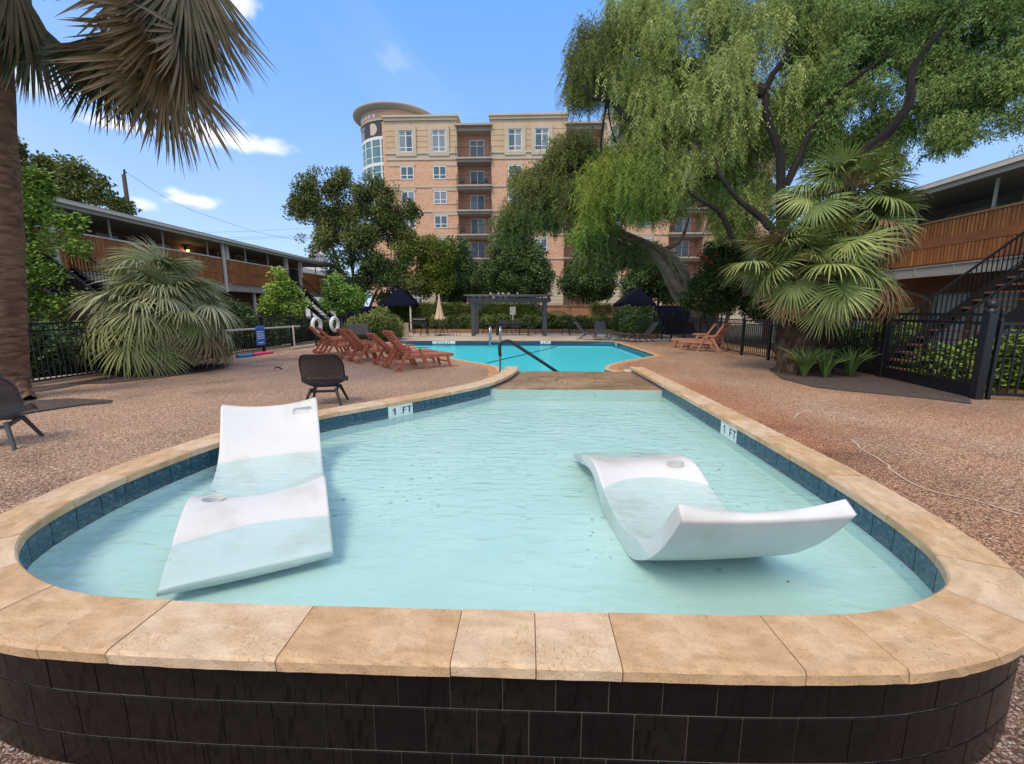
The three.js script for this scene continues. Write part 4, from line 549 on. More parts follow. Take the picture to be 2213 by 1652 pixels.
function clump(n, rad, len, wid, up = 0.25, seed = 1) { R = rngOf(seed); const l = []; for (let i = 0; i < n; i++) { const b = rdir().multiplyScalar(rad * Math.cbrt(R())), d = rdir(); d.y = d.y * 0.6 - 0.15; d.addScaledVector(b.clone().normalize(), 0.5).normalize(); const s = d.clone().cross(V(rr(-0.5, 0.5), 1, rr(-0.5, 0.5))).normalize(); l.push([b, d, s, len * rr(0.7, 1.25), wid * rr(0.8, 1.2)]); } return leafQuads(l); }
function strands(n, L, len, wid, seed) { R = rngOf(seed); const l = []; for (let k = 0; k < n; k++) { const o = V(rr(-0.35, 0.35), rr(-0.1, 0.35), rr(-0.35, 0.35)), a = rr(0, 7), sw = rr(0.1, 0.35), m = Math.round(L / 0.045); for (let i = 0; i < m; i++) { const t = i / m, p = o.clone().add(V(Math.cos(a) * sw * (1 - (1 - t) ** 2) * 1.4, 0.16 * t - L * t * t * 0.55 - L * t * 0.45, Math.sin(a) * sw * (1 - (1 - t) ** 2) * 1.4)), q = a + i * 2.4 + rr(-0.5, 0.5), d = V(Math.cos(q) * 0.75, -0.65 - 0.3 * t, Math.sin(q) * 0.75).normalize(), s = d.clone().cross(V(Math.sin(q * 3), 0.4, Math.cos(q * 3))).normalize(); l.push([p, d, s, len * rr(0.7, 1.2), wid]); } } return leafQuads(l); }
const GEO = { big: clump(22, 0.42, 0.26, 0.15, 0.2, 3), mid: clump(22, 0.34, 0.2, 0.11, 0.2, 5), small: clump(24, 0.24, 0.13, 0.075, 0.2, 7), tiny: clump(24, 0.16, 0.085, 0.05, 0.2, 9), willow: strands(4, 1.0, 0.15, 0.03, 11), feather: strands(6, 0.42, 0.11, 0.035, 17), spray: strands(5, 0.55, 0.13, 0.045, 13) };
const lobeOf = (px, py, z, rx, ry, rz) => { const k = Math.abs(z) / FOCAL * 1.04; return { c: Zp(px, py, z), rx: rx * k, ry: ry * k, rz: rz ?? Math.min(rx, ry) * k * 1.1 }; };
const per3 = new ImprovedNoise(), dummy = new THREE.Object3D();
function foliage(name, parent, lobes, count, geo, colors, o = {}) {
  const mesh = new THREE.InstancedMesh(geo, o.mat ?? M.leaf, count); mesh.name = name; mesh.castShadow = mesh.receiveShadow = true; parent.add(mesh); mesh.userData.kind = 'stuff';
  const w = lobes.map((l) => Math.pow(l.rx * l.ry * l.rz, 0.72) * (l.k ?? 1)), W = w.reduce((a, b) => a + b, 0), col = new THREE.Color(), f = o.freq ?? 0.9, gap = o.gap ?? -0.18; let n = 0, tries = 0;
  while (n < count && tries++ < count * 12) {
    let q = R() * W, i = 0; while (q > w[i] && i < lobes.length - 1) q -= w[i++];
    const l = lobes[i], d = rdir(), r = Math.pow(R(), o.hollow ?? 0.42), p = V(l.c.x + d.x * l.rx * r, l.c.y + d.y * l.ry * r, l.c.z + d.z * l.rz * r);
    const nz = per3.noise(p.x * f + 31, p.y * f + 7, p.z * f + 13) + 0.4 * per3.noise(p.x * f * 2.7, p.y * f * 2.7, p.z * f * 2.7); if (nz < gap) continue;
    if (p.y < (o.floor ?? 0.05)) continue;
    dummy.position.copy(p); dummy.rotation.set(o.upright ? rr(-0.15, 0.15) : rr(-0.7, 0.7), rr(0, 6.283), o.upright ? rr(-0.15, 0.15) : rr(-0.7, 0.7)); dummy.scale.setScalar(rr(0.75, 1.25) * (o.scale ?? 1)); dummy.updateMatrix(); mesh.setMatrixAt(n, dummy.matrix);
    const t = clamp(0.5 + 0.9 * per3.noise(p.x * 0.6 + 5, p.y * 0.6, p.z * 0.6 + i) + rr(-0.3, 0.3)), cs = l.colors ?? colors, c = mix3(cs[0], cs[1], t); if (cs[2] && R() < 0.12) c.splice(0, 3, ...cs[2]); const j = rr(0.8, 1.2); mesh.setColorAt(n, col.setRGB(c[0] * j, c[1] * j, c[2] * j)); n++;
  }
  mesh.count = n; return mesh;
}
function tree(name, label, o) {
  R = rngOf(o.seed ?? 1); const b = o.base, t = thing(name, label, 'tree', o.group, [0, 0, 0]), bark = o.bark ?? M.bark, lobes = o.lobes.map((l) => lobeOf(l[0], l[1], l[4] ?? o.z, l[2], l[3], l[5])); lobes.forEach((l, i) => { if (o.tint?.[i]) l.colors = o.tint[i]; });
  const trunk = o.limbs ? o.limbs.map(([pts, r0, r1]) => limb(pts, r0, r1, 22, 10, 0.16)) : []; const tops = [];
  if (!o.limbs) for (const [dx, dz, h, r] of o.stems) { const top = V(b[0] + dx, h, b[1] + dz); trunk.push(limb([V(b[0] + dx * 0.1, -0.05, b[1] + dz * 0.1), V(b[0] + dx * 0.4, h * 0.45, b[1] + dz * 0.3), top], r, r * 0.55, 12, 9, 0.15)); tops.push(top); } else for (const q of o.tops) tops.push(q);
  part('trunk', trunk, bark, t);
  const br = []; for (const l of lobes) { let a = tops[0]; for (const q of tops) if (q.distanceTo(l.c) < a.distanceTo(l.c)) a = q; const L = a.distanceTo(l.c); if (L < 0.3) continue; const m = a.clone().lerp(l.c, 0.5).add(V(rr(-0.12, 0.12) * L, (o.sag ?? 0.06) * L, rr(-0.12, 0.12) * L)), r0 = clamp(L * 0.016, 0.03, 0.14) * (o.thick ?? 1); br.push(limb([a, m, l.c], r0, r0 * 0.4, 8, 6)); for (let k = 0; k < 4; k++) { const d = rdir(); d.y = Math.abs(d.y) * 0.7; const e = l.c.clone().add(V(d.x * l.rx * 0.8, d.y * l.ry * 0.8, d.z * l.rz * 0.8)); br.push(limb([m.clone().lerp(l.c, 0.5), m.clone().lerp(e, 0.6).add(V(0, 0.1, 0)), e], r0 * 0.45, r0 * 0.15, 6, 5)); } }
  part('branches', br, bark, t);
  foliage('crown', t, lobes, o.count, o.geo, o.colors, o); return t;
}
const GR = { dark: [[0.03, 0.055, 0.018], [0.075, 0.12, 0.034]], olive: [[0.06, 0.078, 0.022], [0.16, 0.18, 0.05]], lime: [[0.10, 0.17, 0.03], [0.24, 0.33, 0.062]], willow: [[0.125, 0.17, 0.038], [0.31, 0.365, 0.10], [0.42, 0.46, 0.17]], yellow: [[0.12, 0.16, 0.022], [0.27, 0.31, 0.05]], mid: [[0.05, 0.09, 0.024], [0.13, 0.18, 0.048]] };
{
  const z = -17, Q = (px, py, zz = z) => Zp(px, py, zz);
  const LW = [[1290, 130, 55, 70, -20.5], [1250, 190, 26, 38, -20.5], [1390, 40, 85, 55, -20], [1410, 165, 90, 80, -20], [1530, 60, 130, 80, -19], [1540, 200, 115, 95, -19], [1430, 280, 95, 80, -20], [1345, 350, 55, 75, -20.5], [1300, 400, 42, 62, -21], [1400, 400, 70, 65, -20], [1500, 370, 90, 75, -19.5], [1600, 310, 100, 85, -19], [1600, 420, 75, 50, -19.5], [1700, 90, 120, 95, -18.5], [1710, 230, 95, 90, -18.5], [1560, 470, 60, 36, -20]];
  const RW = [[1850, 50, 120, 80, -17.5], [1860, 180, 100, 80, -17], [1790, 300, 90, 55, -17.5], [2000, 80, 105, 80, -16.5], [2030, 210, 90, 65, -16], [2150, 50, 75, 75, -15.5], [2140, 180, 60, 55, -15.5], [1950, 290, 85, 42, -16.5], [2080, 285, 65, 36, -15.5], [1910, 345, 50, 18, -16.5], [2190, 120, 40, 60, -15.5], [2160, 290, 40, 22, -15], [2205, 230, 30, 50, -15], [2190, 320, 30, 14, -15]];
  const wt = tree('weeping_tree', 'huge drooping willow like tree with dark limbs behind the tall palm', { seed: 21, bark: M.barkDark, geo: GEO.willow, count: 6400, colors: GR.willow, upright: 1, gap: -0.06, freq: 0.5, hollow: 0.5, sag: 0.1,
    limbs: [[[V(10.2, -0.1, -17), Q(1692, 600), Q(1690, 500), Q(1688, 416), Q(1686, 333), Q(1665, 278), Q(1656, 185), Q(1700, 120), Q(1722, 40), Q(1735, -40)], 0.26, 0.06], [[Q(1690, 480), Q(1760, 420), Q(1850, 345, -16), Q(1905, 300, -15.5), Q(1966, 222, -15), Q(1972, 150, -15), Q(2040, 60, -14.5)], 0.27, 0.07], [[Q(1690, 520), Q(1651, 477), Q(1591, 426), Q(1559, 380), Q(1545, 340, -17.5)], 0.15, 0.04], [[Q(1640, 560, -18), Q(1591, 528, -18), Q(1559, 463, -18), Q(1513, 430, -18), Q(1466, 393, -18.5), Q(1430, 330, -19)], 0.13, 0.04], [[Q(1700, 400), Q(1790, 217, -16.5), Q(1860, 162, -16), Q(1930, 110, -15.5)], 0.13, 0.035], [[Q(1656, 200), Q(1560, 180, -18), Q(1420, 116, -19), Q(1383, 120, -19), Q(1341, 99, -19.3), Q(1300, 111, -19.5)], 0.2, 0.05], [[Q(1440, 330, -19), Q(1350, 250, -19.3), Q(1313, 213, -19.5), Q(1286, 213, -19.5), Q(1258, 180, -19.6)], 0.16, 0.05], [[Q(1619, 640, -20), Q(1619, 518, -20), Q(1619, 444, -20)], 0.3, 0.2]],
    tops: [Q(1656, 185), Q(1722, 40), Q(1966, 222, -15), Q(2040, 60, -14.5), Q(1559, 380), Q(1466, 393, -18.5), Q(1860, 162, -16), Q(1420, 116, -19), Q(1313, 213, -19.5)],
    lobes: LW, tint: { 7: GR.yellow, 8: GR.yellow, 0: GR.olive, 1: GR.olive, 9: GR.lime.map((c) => mul3(c, 0.8)) } });
  foliage('crown', wt, RW.map((l) => lobeOf(l[0], l[1], l[4], l[2], l[3])), 3900, GEO.feather, GR.mid.map((c) => mul3(c, 1.45)), { gap: 0.1, freq: 0.85, hollow: 0.5 });
}
{
  const z = -23, Q = (px, py, zz = z) => Zp(px, py, zz), b = G(1500, 742), B = V(b.x + 0.9, -0.1, b.z);
  const sh = (p, d) => p.clone().add(V(d * 0.25, d * 0.2, d * 0.3)), path = [B, Q(1512, 690), Q(1508, 655), Q(1488, 640), Q(1462, 612), Q(1432, 565), Q(1392, 530), Q(1348, 512), Q(1291, 492), Q(1226, 490, -24), Q(1200, 462, -24.5), Q(1178, 421, -25), Q(1148, 398, -25)];
  tree('leaning_tree', 'old tree with thick twisted trunk leaning toward the swimming pool', { seed: 33, geo: GEO.spray, count: 2300, colors: GR.olive, upright: 1, gap: -0.12, freq: 0.8, thick: 1.2,
    limbs: [[path, 0.36, 0.06], [path.slice(0, 9).map((p, i) => sh(p, 0.9 + 0.5 * Math.sin(i * 1.7))), 0.26, 0.07], [path.slice(1, 8).map((p, i) => sh(p, -0.9 + 0.4 * Math.sin(i * 2.1))), 0.2, 0.06], [path.slice(3, 9).map((p, i) => sh(p, 0.2 + 1.1 * Math.sin(i * 1.3)).add(V(0, 0.25, 0))), 0.13, 0.05], [[Q(1432, 565), Q(1440, 540), Q(1470, 520), Q(1490, 470)], 0.16, 0.05]], tops: [Q(1291, 492), Q(1226, 490, -24), Q(1178, 421, -25), Q(1392, 530)],
    lobes: [[1150, 420, 50, 45, -25], [1205, 385, 48, 42, -25], [1215, 335, 30, 40, -25], [1125, 470, 35, 40, -25], [1175, 475, 45, 35, -24.5], [1240, 440, 45, 45, -24], [1100, 500, 26, 40, -25], [1300, 555, 48, 36, -23], [1350, 560, 42, 30, -22.5], [1285, 510, 40, 35, -23], [1260, 340, 45, 45, -25], [1330, 440, 60, 45, -23]], tint: { 4: GR.mid, 9: GR.lime, 11: GR.mid, 6: GR.mid } });
}
const far = 'trees beyond the patio wall';
tree('elm_tree', 'tall dark airy tree with several pale stems in front of the rounded tower', { seed: 41, geo: GEO.mid, count: 3000, colors: GR.olive, gap: 0.06, freq: 0.7, z: -33, base: [Zp(775, 690, -33).x, -33], stems: [[-1.6, 0.3, 6.5, 0.16], [-0.6, -0.5, 7.5, 0.18], [1.2, 0.4, 6.8, 0.18], [2.8, 0, 5.2, 0.14]],
  lobes: [[662, 420, 34, 34], [638, 447, 22, 24], [700, 400, 30, 36], [737, 396, 26, 36], [690, 460, 48, 36], [750, 440, 42, 46], [800, 425, 40, 42], [838, 440, 36, 48], [870, 470, 38, 34], [720, 515, 48, 36], [790, 505, 55, 46], [850, 515, 52, 42], [900, 500, 32, 28], [672, 512, 22, 26], [662, 545, 16, 18], [770, 575, 65, 42], [840, 580, 58, 42], [745, 620, 48, 36], [900, 560, 34, 40], [820, 625, 62, 32], [890, 610, 40, 30]], tint: { 18: GR.yellow, 16: GR.dark, 17: GR.dark, 19: GR.dark, 15: GR.dark } });
tree('young_elm', 'small yellow green tree between the dark tent and tan umbrella', { seed: 45, group: far, geo: GEO.mid, count: 700, colors: GR.yellow.map((c) => mul3(c, 0.62)), gap: -0.1, z: -34, base: [Zp(945, 690, -34).x, -34], stems: [[0, 0, 4, 0.12], [0.6, 0, 4, 0.09]], lobes: [[940, 560, 36, 45], [925, 610, 32, 30], [955, 605, 28, 34], [965, 545, 18, 24]] });
const holly = (label, seed, z, bx, lobes, n) => tree('holly_tree', label, { seed, group: far, geo: GEO.mid, mat: M.leafGloss, count: n, colors: GR.dark.map((c) => mul3(c, 1.5)), gap: -0.1, freq: 1.1, z, base: [Zp(bx, 690, z).x, z], stems: [[-0.7, 0, 3.6, 0.1], [0.7, 0.2, 3.6, 0.1], [0.1, -0.2, 4.2, 0.12]], lobes, hollow: 0.5 });
holly('broad dark evergreen tree right behind the tan closed umbrella', 51, -37, 1005, [[985, 555, 32, 38], [970, 600, 34, 38], [1005, 605, 34, 40], [990, 635, 40, 22]], 1500);
holly('broad dark evergreen tree right behind the pergola', 53, -36, 1110, [[1118, 515, 34, 42], [1100, 560, 50, 40], [1140, 565, 42, 42], [1060, 600, 42, 36], [1110, 605, 62, 40], [1165, 600, 34, 36], [1115, 628, 72, 18]], 2600);
holly('rounded evergreen tree between the pergola and the small dark tent by the hedge', 55, -37, 1270, [[1270, 570, 32, 32], [1245, 605, 34, 34], [1292, 608, 36, 34], [1268, 632, 55, 18]], 1600);
holly('dark evergreen tree behind the small dark tent by the hedge', 57, -34, 1420, [[1400, 560, 34, 34], [1430, 590, 44, 40], [1385, 610, 40, 30], [1440, 625, 50, 26], [1370, 640, 26, 16]], 1800);
tree('camellia_tree', 'dense dark tree with red flowers over the leaning trunk base', { seed: 61, geo: GEO.small, mat: M.leafGloss, count: 3600, colors: GR.dark, gap: -0.2, z: -21.5, base: [Zp(1560, 690, -21.5).x, -21.5], stems: [[-0.5, 0, 2.6, 0.12], [0.6, 0, 2.6, 0.12]], lobes: [[1560, 560, 36, 40], [1600, 540, 36, 48], [1530, 610, 32, 34], [1580, 615, 45, 45], [1625, 600, 34, 50], [1505, 650, 34, 14], [1555, 655, 36, 20], [1640, 650, 30, 40]] });
{ R = rngOf(66); const t = scene.children.find((o) => o.name === 'camellia_tree'), m = mat([0.55, 0.03, 0.025], 0.6); for (const [px, py] of [[1498, 560], [1512, 552], [1525, 558], [1536, 566], [1490, 553], [1548, 549], [1518, 566]]) { const p = Zp(px, py, -20.5); part('flower', clump(10, 0.07, 0.1, 0.07, 0, px).translate(p.x, p.y, p.z), m, t); } }
const young = (label, seed, z, bx, stems, lobes, n, cols, geo = GEO.small) => tree('young_maple', label, { seed, group: 'light green young trees in front of the shaded wing', geo, count: n, colors: cols, gap: 0.2, freq: 2.0, hollow: 0.6, z, base: [Zp(bx, 690, z).x, z], stems, lobes, thick: 0.8 });
young('airy light green young tree beside the leaning palm trunk', 71, -12.6, 85, [[0.1, 0, 3.2, 0.06], [-0.3, 0.2, 2.4, 0.05]], [[62, 470, 34, 30], [100, 455, 36, 16], [150, 485, 34, 9], [85, 425, 18, 32], [75, 395, 12, 20], [60, 520, 40, 26], [120, 525, 44, 18], [165, 535, 20, 8], [90, 560, 52, 24], [55, 600, 36, 30], [115, 600, 40, 24], [70, 645, 44, 26], [130, 640, 40, 22], [80, 680, 50, 18]], 560, GR.lime.map((c) => mul3(c, 1.1)));
young('pointed light green young tree beside the blue sign', 73, -21.5, 615, [[0, 0, 2.2, 0.06], [0.3, 0.1, 1.6, 0.05]], [[603, 605, 14, 20], [610, 630, 30, 16], [590, 650, 34, 16], [635, 650, 32, 18], [612, 668, 50, 16], [650, 670, 16, 14], [570, 668, 16, 12]], 620, GR.lime.map((c) => mul3(c, 1.2)));
young('rounded bright green young tree behind the two life rings', 75, -25.5, 738, [[0, 0, 2.4, 0.06], [0.4, 0, 1.8, 0.05]], [[720, 612, 20, 14], [740, 630, 36, 18], [710, 645, 18, 18], [765, 650, 30, 18], [740, 660, 44, 18], [780, 668, 16, 10]], 700, GR.lime.map((c) => [c[0] * 0.75, c[1] * 0.95, c[2]]));
tree('background_tree', 'dark spreading tree rising over the roof of the shaded wing', { seed: 81, geo: GEO.mid, count: 560, colors: GR.olive, gap: 0.12, freq: 1.4, z: -23, base: [-27, -23], stems: [[0, 0, 7, 0.25], [1.5, 0, 7, 0.18]], lobes: [[45, 350, 26, 24], [40, 325, 16, 18], [70, 385, 34, 22], [110, 360, 30, 18], [130, 395, 36, 20], [165, 375, 26, 16], [185, 410, 34, 18], [225, 400, 16, 14], [230, 430, 30, 12], [265, 448, 20, 10], [160, 350, 14, 8], [55, 415, 36, 20], [140, 425, 60, 14]] });
// ---------------------------------------------------------------- shrubs and hedges: each bush a thing of its own
function shrub(name, label, group, lobes, n, geo, colors, o = {}) { R = rngOf(o.seed ?? Math.round(lobes[0].c.x * 97 + lobes[0].c.z * 31) + 5000); const t = thing(name, label, 'shrub', group), c = lobes[0].c; part('stem', lobes.flatMap((l) => [0, 1, 2].map(() => limb([V(l.c.x + rr(-0.15, 0.15), 0, l.c.z + rr(-0.15, 0.15)), V(l.c.x + rr(-0.2, 0.2) * l.rx, l.c.y * 0.6, l.c.z), V(l.c.x + rr(-0.5, 0.5) * l.rx, l.c.y + l.ry * 0.5, l.c.z + rr(-0.4, 0.4) * l.rz)], 0.025, 0.01, 5, 5))), M.barkDark, t); foliage('foliage', t, lobes, n, geo, colors, { gap: -0.4, ...o }); return t; }
const lb = (x, y, z, rx, ry, rz) => ({ c: V(x, y, z), rx, ry, rz });
const gx = (px, py, h, rx, ry, rz) => { const p = G(px, py); return lb(p.x, h, p.z, rx, ry, rz); };
{
  const hg = 'clipped shrubs in the planter along the ivy wall', cH = GR.mid.map((c) => mul3(c, 0.9)), z = -31.5;
  [[940, 'low rounded shrub below the tan umbrella'], [980, 'low shrub behind the metal patio table'], [1010, 'low shrub touching the pergola post nearer the umbrella'], [1055, 'low shrub behind the empty end of the dining table'], [1090, 'low shrub behind the dark dining chairs'], [1150, 'dome shrub inside the pergola beside its far post'], [1195, 'dome shrub just outside the pergola'], [1225, 'dome shrub before the bare stained wall'], [1260, 'dome shrub behind the bar table'], [1295, 'low shrub behind the grey sling loungers']].forEach(([px, l], k) => { const p = Zp(px, 700, z); shrub('planter_shrub', l, hg, [lb(p.x, 0.72, z, 0.85, 0.45, 0.55), lb(p.x + 0.5, 0.6, z + 0.15, 0.6, 0.35, 0.45)], 330, GEO.small, cH, { seed: 500 + k }); });
  shrub('tall_shrub', 'square clipped hedge block below the small dark tent nearer the wall', null, [lb(...Zp(1352, 690, -28.5).toArray(), 0.75, 0.75, 0.6), lb(Zp(1352, 690, -28.5).x, 0.8, -28.5, 0.8, 0.7, 0.6)], 700, GEO.small, GR.mid);
  shrub('tall_shrub', 'square clipped hedge block below the small dark tent nearer the fence', null, [lb(...Zp(1390, 690, -28.0).toArray(), 0.75, 0.7, 0.6), lb(Zp(1388, 700, -28).x, 0.8, -28, 0.8, 0.7, 0.6)], 700, GEO.small, GR.mid);
  shrub('tall_shrub', 'loose bright shrub behind the grey sling loungers by the kerb', null, [lb(Zp(1375, 715, -26.8).x, 0.7, -26.8, 0.9, 0.6, 0.6), lb(Zp(1400, 718, -26.4).x, 0.55, -26.4, 0.8, 0.5, 0.5)], 700, GEO.small, GR.mid.map((c) => mul3(c, 1.3)));
  shrub('border_shrub', 'fine leaved grey green bush beside the tan bin', null, [gx(820, 737, 0.75, 1.1, 0.75, 0.8), gx(790, 740, 0.65, 0.9, 0.65, 0.7), gx(845, 733, 0.6, 0.8, 0.55, 0.6), gx(825, 728, 1.25, 0.55, 0.5, 0.5)], 1500, GEO.tiny, GR.olive.map((c) => mul3(c, 1.25)), { scale: 1.3 });
}
{
  const gr = 'bright shrubs behind the gate and stairs', c1 = [[0.09, 0.14, 0.025], [0.22, 0.29, 0.055]];
  [[9.9, -8.6, 1.0, 'low bright shrub behind the lower gate panel'], [10.8, -9.3, 1.1, 'bright shrub beside the foot of the brown stairs'], [9.7, -9.7, 0.75, 'small shrub growing in front of the brown stair treads'], [9.7, -12.7, 1.0, 'bright shrub behind the gate fence by the tall palm'], [9.6, -14.1, 1.0, 'bright shrub close behind the palm trunk'], [10.6, -12.9, 1.35, 'taller bright shrub behind the stairs'], [11.2, -8.4, 1.3, 'big bright shrub at the wing wall beyond the stairs']].forEach(([x, z, h, l], k) => shrub('garden_shrub', l, gr, [lb(x, h * 0.5, z, 0.75, h * 0.5, 0.7), lb(x + 0.4, h * 0.45, z - 0.3, 0.55, h * 0.4, 0.5)], 620, GEO.small, c1, { seed: 600 + k }));
  shrub('silvery_shrub', 'silvery white leaved shrub behind the gate fence', null, [lb(10.1, 0.75, -14.9, 0.6, 0.55, 0.5)], 420, GEO.tiny, [[0.22, 0.26, 0.22], [0.42, 0.46, 0.40]]);
  const gl = 'dark shrubs behind the fence in front of the shaded wing';
  [[-12.4, -9.4, 1.4, 'dark shrub behind the fence close to the big palm trunk'], [-12.6, -11.2, 1.2, 'dark shrub behind the fence left by the palm bush skirt'], [-12.9, -16.2, 1.2, 'dark shrub behind the white notice on the fence'], [-12.2, -18.6, 1.2, 'dark shrub behind the blue sign'], [-12.6, -21.2, 1.3, 'dark shrub below the pointed young tree'], [-12.0, -23.4, 1.1, 'dark shrub behind the kerb by the life rings'], [-14.2, -19.6, 2.2, 'tall dark shrub below the wooden balcony']].forEach(([x, z, h, l], k) => shrub('garden_shrub', l, gl, [lb(x, h * 0.5, z, 0.85, h * 0.5, 0.8), lb(x + 0.5, h * 0.42, z - 0.5, 0.65, h * 0.4, 0.6)], 600, GEO.small, GR.dark.map((c) => mul3(c, 1.15)), { seed: 700 + k }));
}
// ================================================================ palms
function fanFrond(n, spread, L, o = {}) {   // a fan of pleated leaflets at the end of a stalk; the stalk runs along +z from the origin
  R = rngOf(o.seed ?? 1); const pos = [], uv = [], idx = [], pl = o.petiole ?? 1, tip = V(0, 0, pl), seg = 6, cb = Math.cos(o.bend ?? 0), sb = Math.sin(o.bend ?? 0);
  for (let k = 0; k < n; k++) {
    const a = (k / (n - 1) - 0.5) * spread + rr(-0.02, 0.02), len = L * (0.72 + 0.28 * Math.cos(a * 0.55)) * rr(0.9, 1.06), w = (o.w ?? 0.05) * rr(0.85, 1.1), dir = V(Math.sin(a), 0, Math.cos(a)), side = V(Math.cos(a), 0, -Math.sin(a)), droop = (o.droop ?? 0.35) * rr(0.6, 1.5), tw = rr(-0.25, 0.25), cup = (o.cup ?? 0.25) * (Math.abs(a) / (spread / 2)), b0 = pos.length / 3;
    for (let i = 0; i <= seg; i++) { const t = i / seg, d = len * t, hw = w * (t < 0.5 ? 0.25 + 0.75 * Math.min(1, t * 3.2) : 1 - ((t - 0.5) / 0.5) ** 1.7 * 0.97) / 2, y = cup * d * (1 - 0.4 * t) - droop * len * t ** (o.pow ?? 2.6), bx = Math.cos(tw * t), c = tip.clone().addScaledVector(dir, d * (1 - 0.16 * droop * t * t)).add(V(0, y, 0)), f = hw * 0.55; for (const [s, u] of [[-1, 0], [0, 1], [1, 0]]) { const p = c.clone().addScaledVector(side, s * hw * bx); p.y += (s === 0 ? 0 : f * (1 - t * 0.7)) + s * hw * Math.sin(tw * t); const rz = p.z - pl; pos.push(p.x, p.y * cb - rz * sb, pl + rz * cb + p.y * sb); uv.push(s * 0.5 + 0.5, t); } }
    for (let i = 0; i < seg; i++) { const q = b0 + i * 3; idx.push(q, q + 3, q + 1, q + 1, q + 3, q + 4, q + 1, q + 4, q + 2, q + 2, q + 4, q + 5); }
  }
  const g = new THREE.BufferGeometry(); g.setAttribute('position', new THREE.Float32BufferAttribute(pos, 3)); g.setAttribute('uv', new THREE.Float32BufferAttribute(uv, 2)); g.setIndex(idx); g.computeVertexNormals(); return g;
}
function stalk(pl, w, sag = 0) { return limb([V(0, -0.0, 0), V(0, sag, pl * 0.5), V(0, 0, pl + 0.04)], w, w * 0.6, 6, 6, 0); }
const frondMat = (a, b, c, seed) => mat([1, 1, 1], 0.48, { specularIntensity: 0.6, map: texture(64, 256, (u, v) => { const n = fbm(u * 3 + seed, v * 8, 3, 0, seed), e = sst(0.82, 0.99, v + 0.12 * (n - 0.5)); return mix3(mix3(a, b, clamp(n * 1.1 + 0.12 * (u > 0.5 ? 1 : -1) - 0.05)), c, 0.85 * e); }) });
M.frond = [frondMat([0.11, 0.165, 0.035], [0.29, 0.36, 0.11], [0.32, 0.25, 0.11], 3), frondMat([0.08, 0.13, 0.032], [0.21, 0.28, 0.08], [0.28, 0.21, 0.1], 5), frondMat([0.17, 0.23, 0.055], [0.40, 0.46, 0.17], [0.40, 0.32, 0.16], 8)];
M.frondSilver = [frondMat([0.19, 0.21, 0.085], [0.44, 0.46, 0.23], [0.36, 0.31, 0.18], 13), frondMat([0.13, 0.16, 0.045], [0.31, 0.345, 0.125], [0.30, 0.25, 0.14], 15), frondMat([0.29, 0.31, 0.15], [0.58, 0.59, 0.36], [0.40, 0.34, 0.2], 17)];
M.frondDead = [frondMat([0.20, 0.11, 0.045], [0.40, 0.26, 0.13], [0.30, 0.18, 0.09], 23), frondMat([0.12, 0.075, 0.035], [0.27, 0.18, 0.09], [0.24, 0.15, 0.08], 25)];
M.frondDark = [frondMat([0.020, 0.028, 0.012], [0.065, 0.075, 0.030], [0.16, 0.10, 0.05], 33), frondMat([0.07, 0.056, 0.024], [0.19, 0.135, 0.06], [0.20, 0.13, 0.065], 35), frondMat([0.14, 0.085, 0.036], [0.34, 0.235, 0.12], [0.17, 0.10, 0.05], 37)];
M.stalk = mat([0.16, 0.17, 0.06], 0.5);
function addFrond(t, from, dir, roll, fan, stalkGeo, mat_, stalkMat, scale = 1, name = 'frond') {
  const z = dir.clone().normalize(), up = Math.abs(z.y) > 0.97 ? V(1, 0, 0) : V(0, 1, 0), x = up.clone().cross(z).normalize(), y = z.clone().cross(x), m = new THREE.Matrix4().makeBasis(x, y, z).multiply(new THREE.Matrix4().makeRotationZ(roll));
  const f = part(name, fan, mat_, t); f.quaternion.setFromRotationMatrix(m); f.position.copy(from); f.scale.setScalar(scale); part('stalk', stalkGeo, stalkMat, f); return f;
}
// ---- round palm bush by the fence
{
  const b = G(365, 800), t = thing('fan_palm_bush', 'round silvery fan palm bush with drooping fronds by the fence', 'palm', null, [b.x, 0, b.z]);
  const fans = [0, 1, 2].map((k) => fanFrond(38, 3.3 + 0.4 * k, 0.98, { seed: 100 + k, petiole: 1.05, droop: 0.48, cup: 0.1, w: 0.038, pow: 2.2, bend: 0.35 + 0.3 * k })), st = stalk(1.05, 0.017, 0.05);
  part('trunk', [limb([V(0, -0.05, 0), V(0.02, 0.5, 0), V(-0.04, 1.0, 0.02)], 0.52, 0.38, 14, 14, 0.3), limb([V(-0.35, -0.05, 0.1), V(-0.4, 0.4, 0.1), V(-0.3, 0.8, 0.05)], 0.28, 0.18, 10, 10, 0.3)], M.barkDark, t);
  R = rngOf(303); const n = 130;
  for (let k = 0; k < n; k++) { const y = 0.98 - 1.45 * (k + 0.5) / n, a = k * 2.39996 + rr(-0.2, 0.2), q = Math.sqrt(Math.max(0, 1 - y * y)), d = V(q * Math.cos(a), y, q * Math.sin(a)); addFrond(t, V(rr(-0.18, 0.18), 1.25 + rr(-0.12, 0.22), rr(-0.18, 0.18)), d, rr(-0.25, 0.25), fans[k % 3], st, y < -0.25 ? (R() < 0.4 ? M.frondDead[1] : M.frondSilver[1]) : M.frondSilver[R() < 0.3 ? 2 : R() < 0.6 ? 1 : 0], M.stalk, rr(0.86, 1.12)); }
  R = rngOf(304); for (let k = 0; k < 16; k++) addFrond(t, V(rr(-0.2, 0.2), 2.0, rr(-0.2, 0.2)), V(rr(-0.5, 0.5), 1, rr(-0.5, 0.5)), 0, fans[k % 3], st, M.frondSilver[k % 3], M.stalk, rr(0.7, 0.95));
}
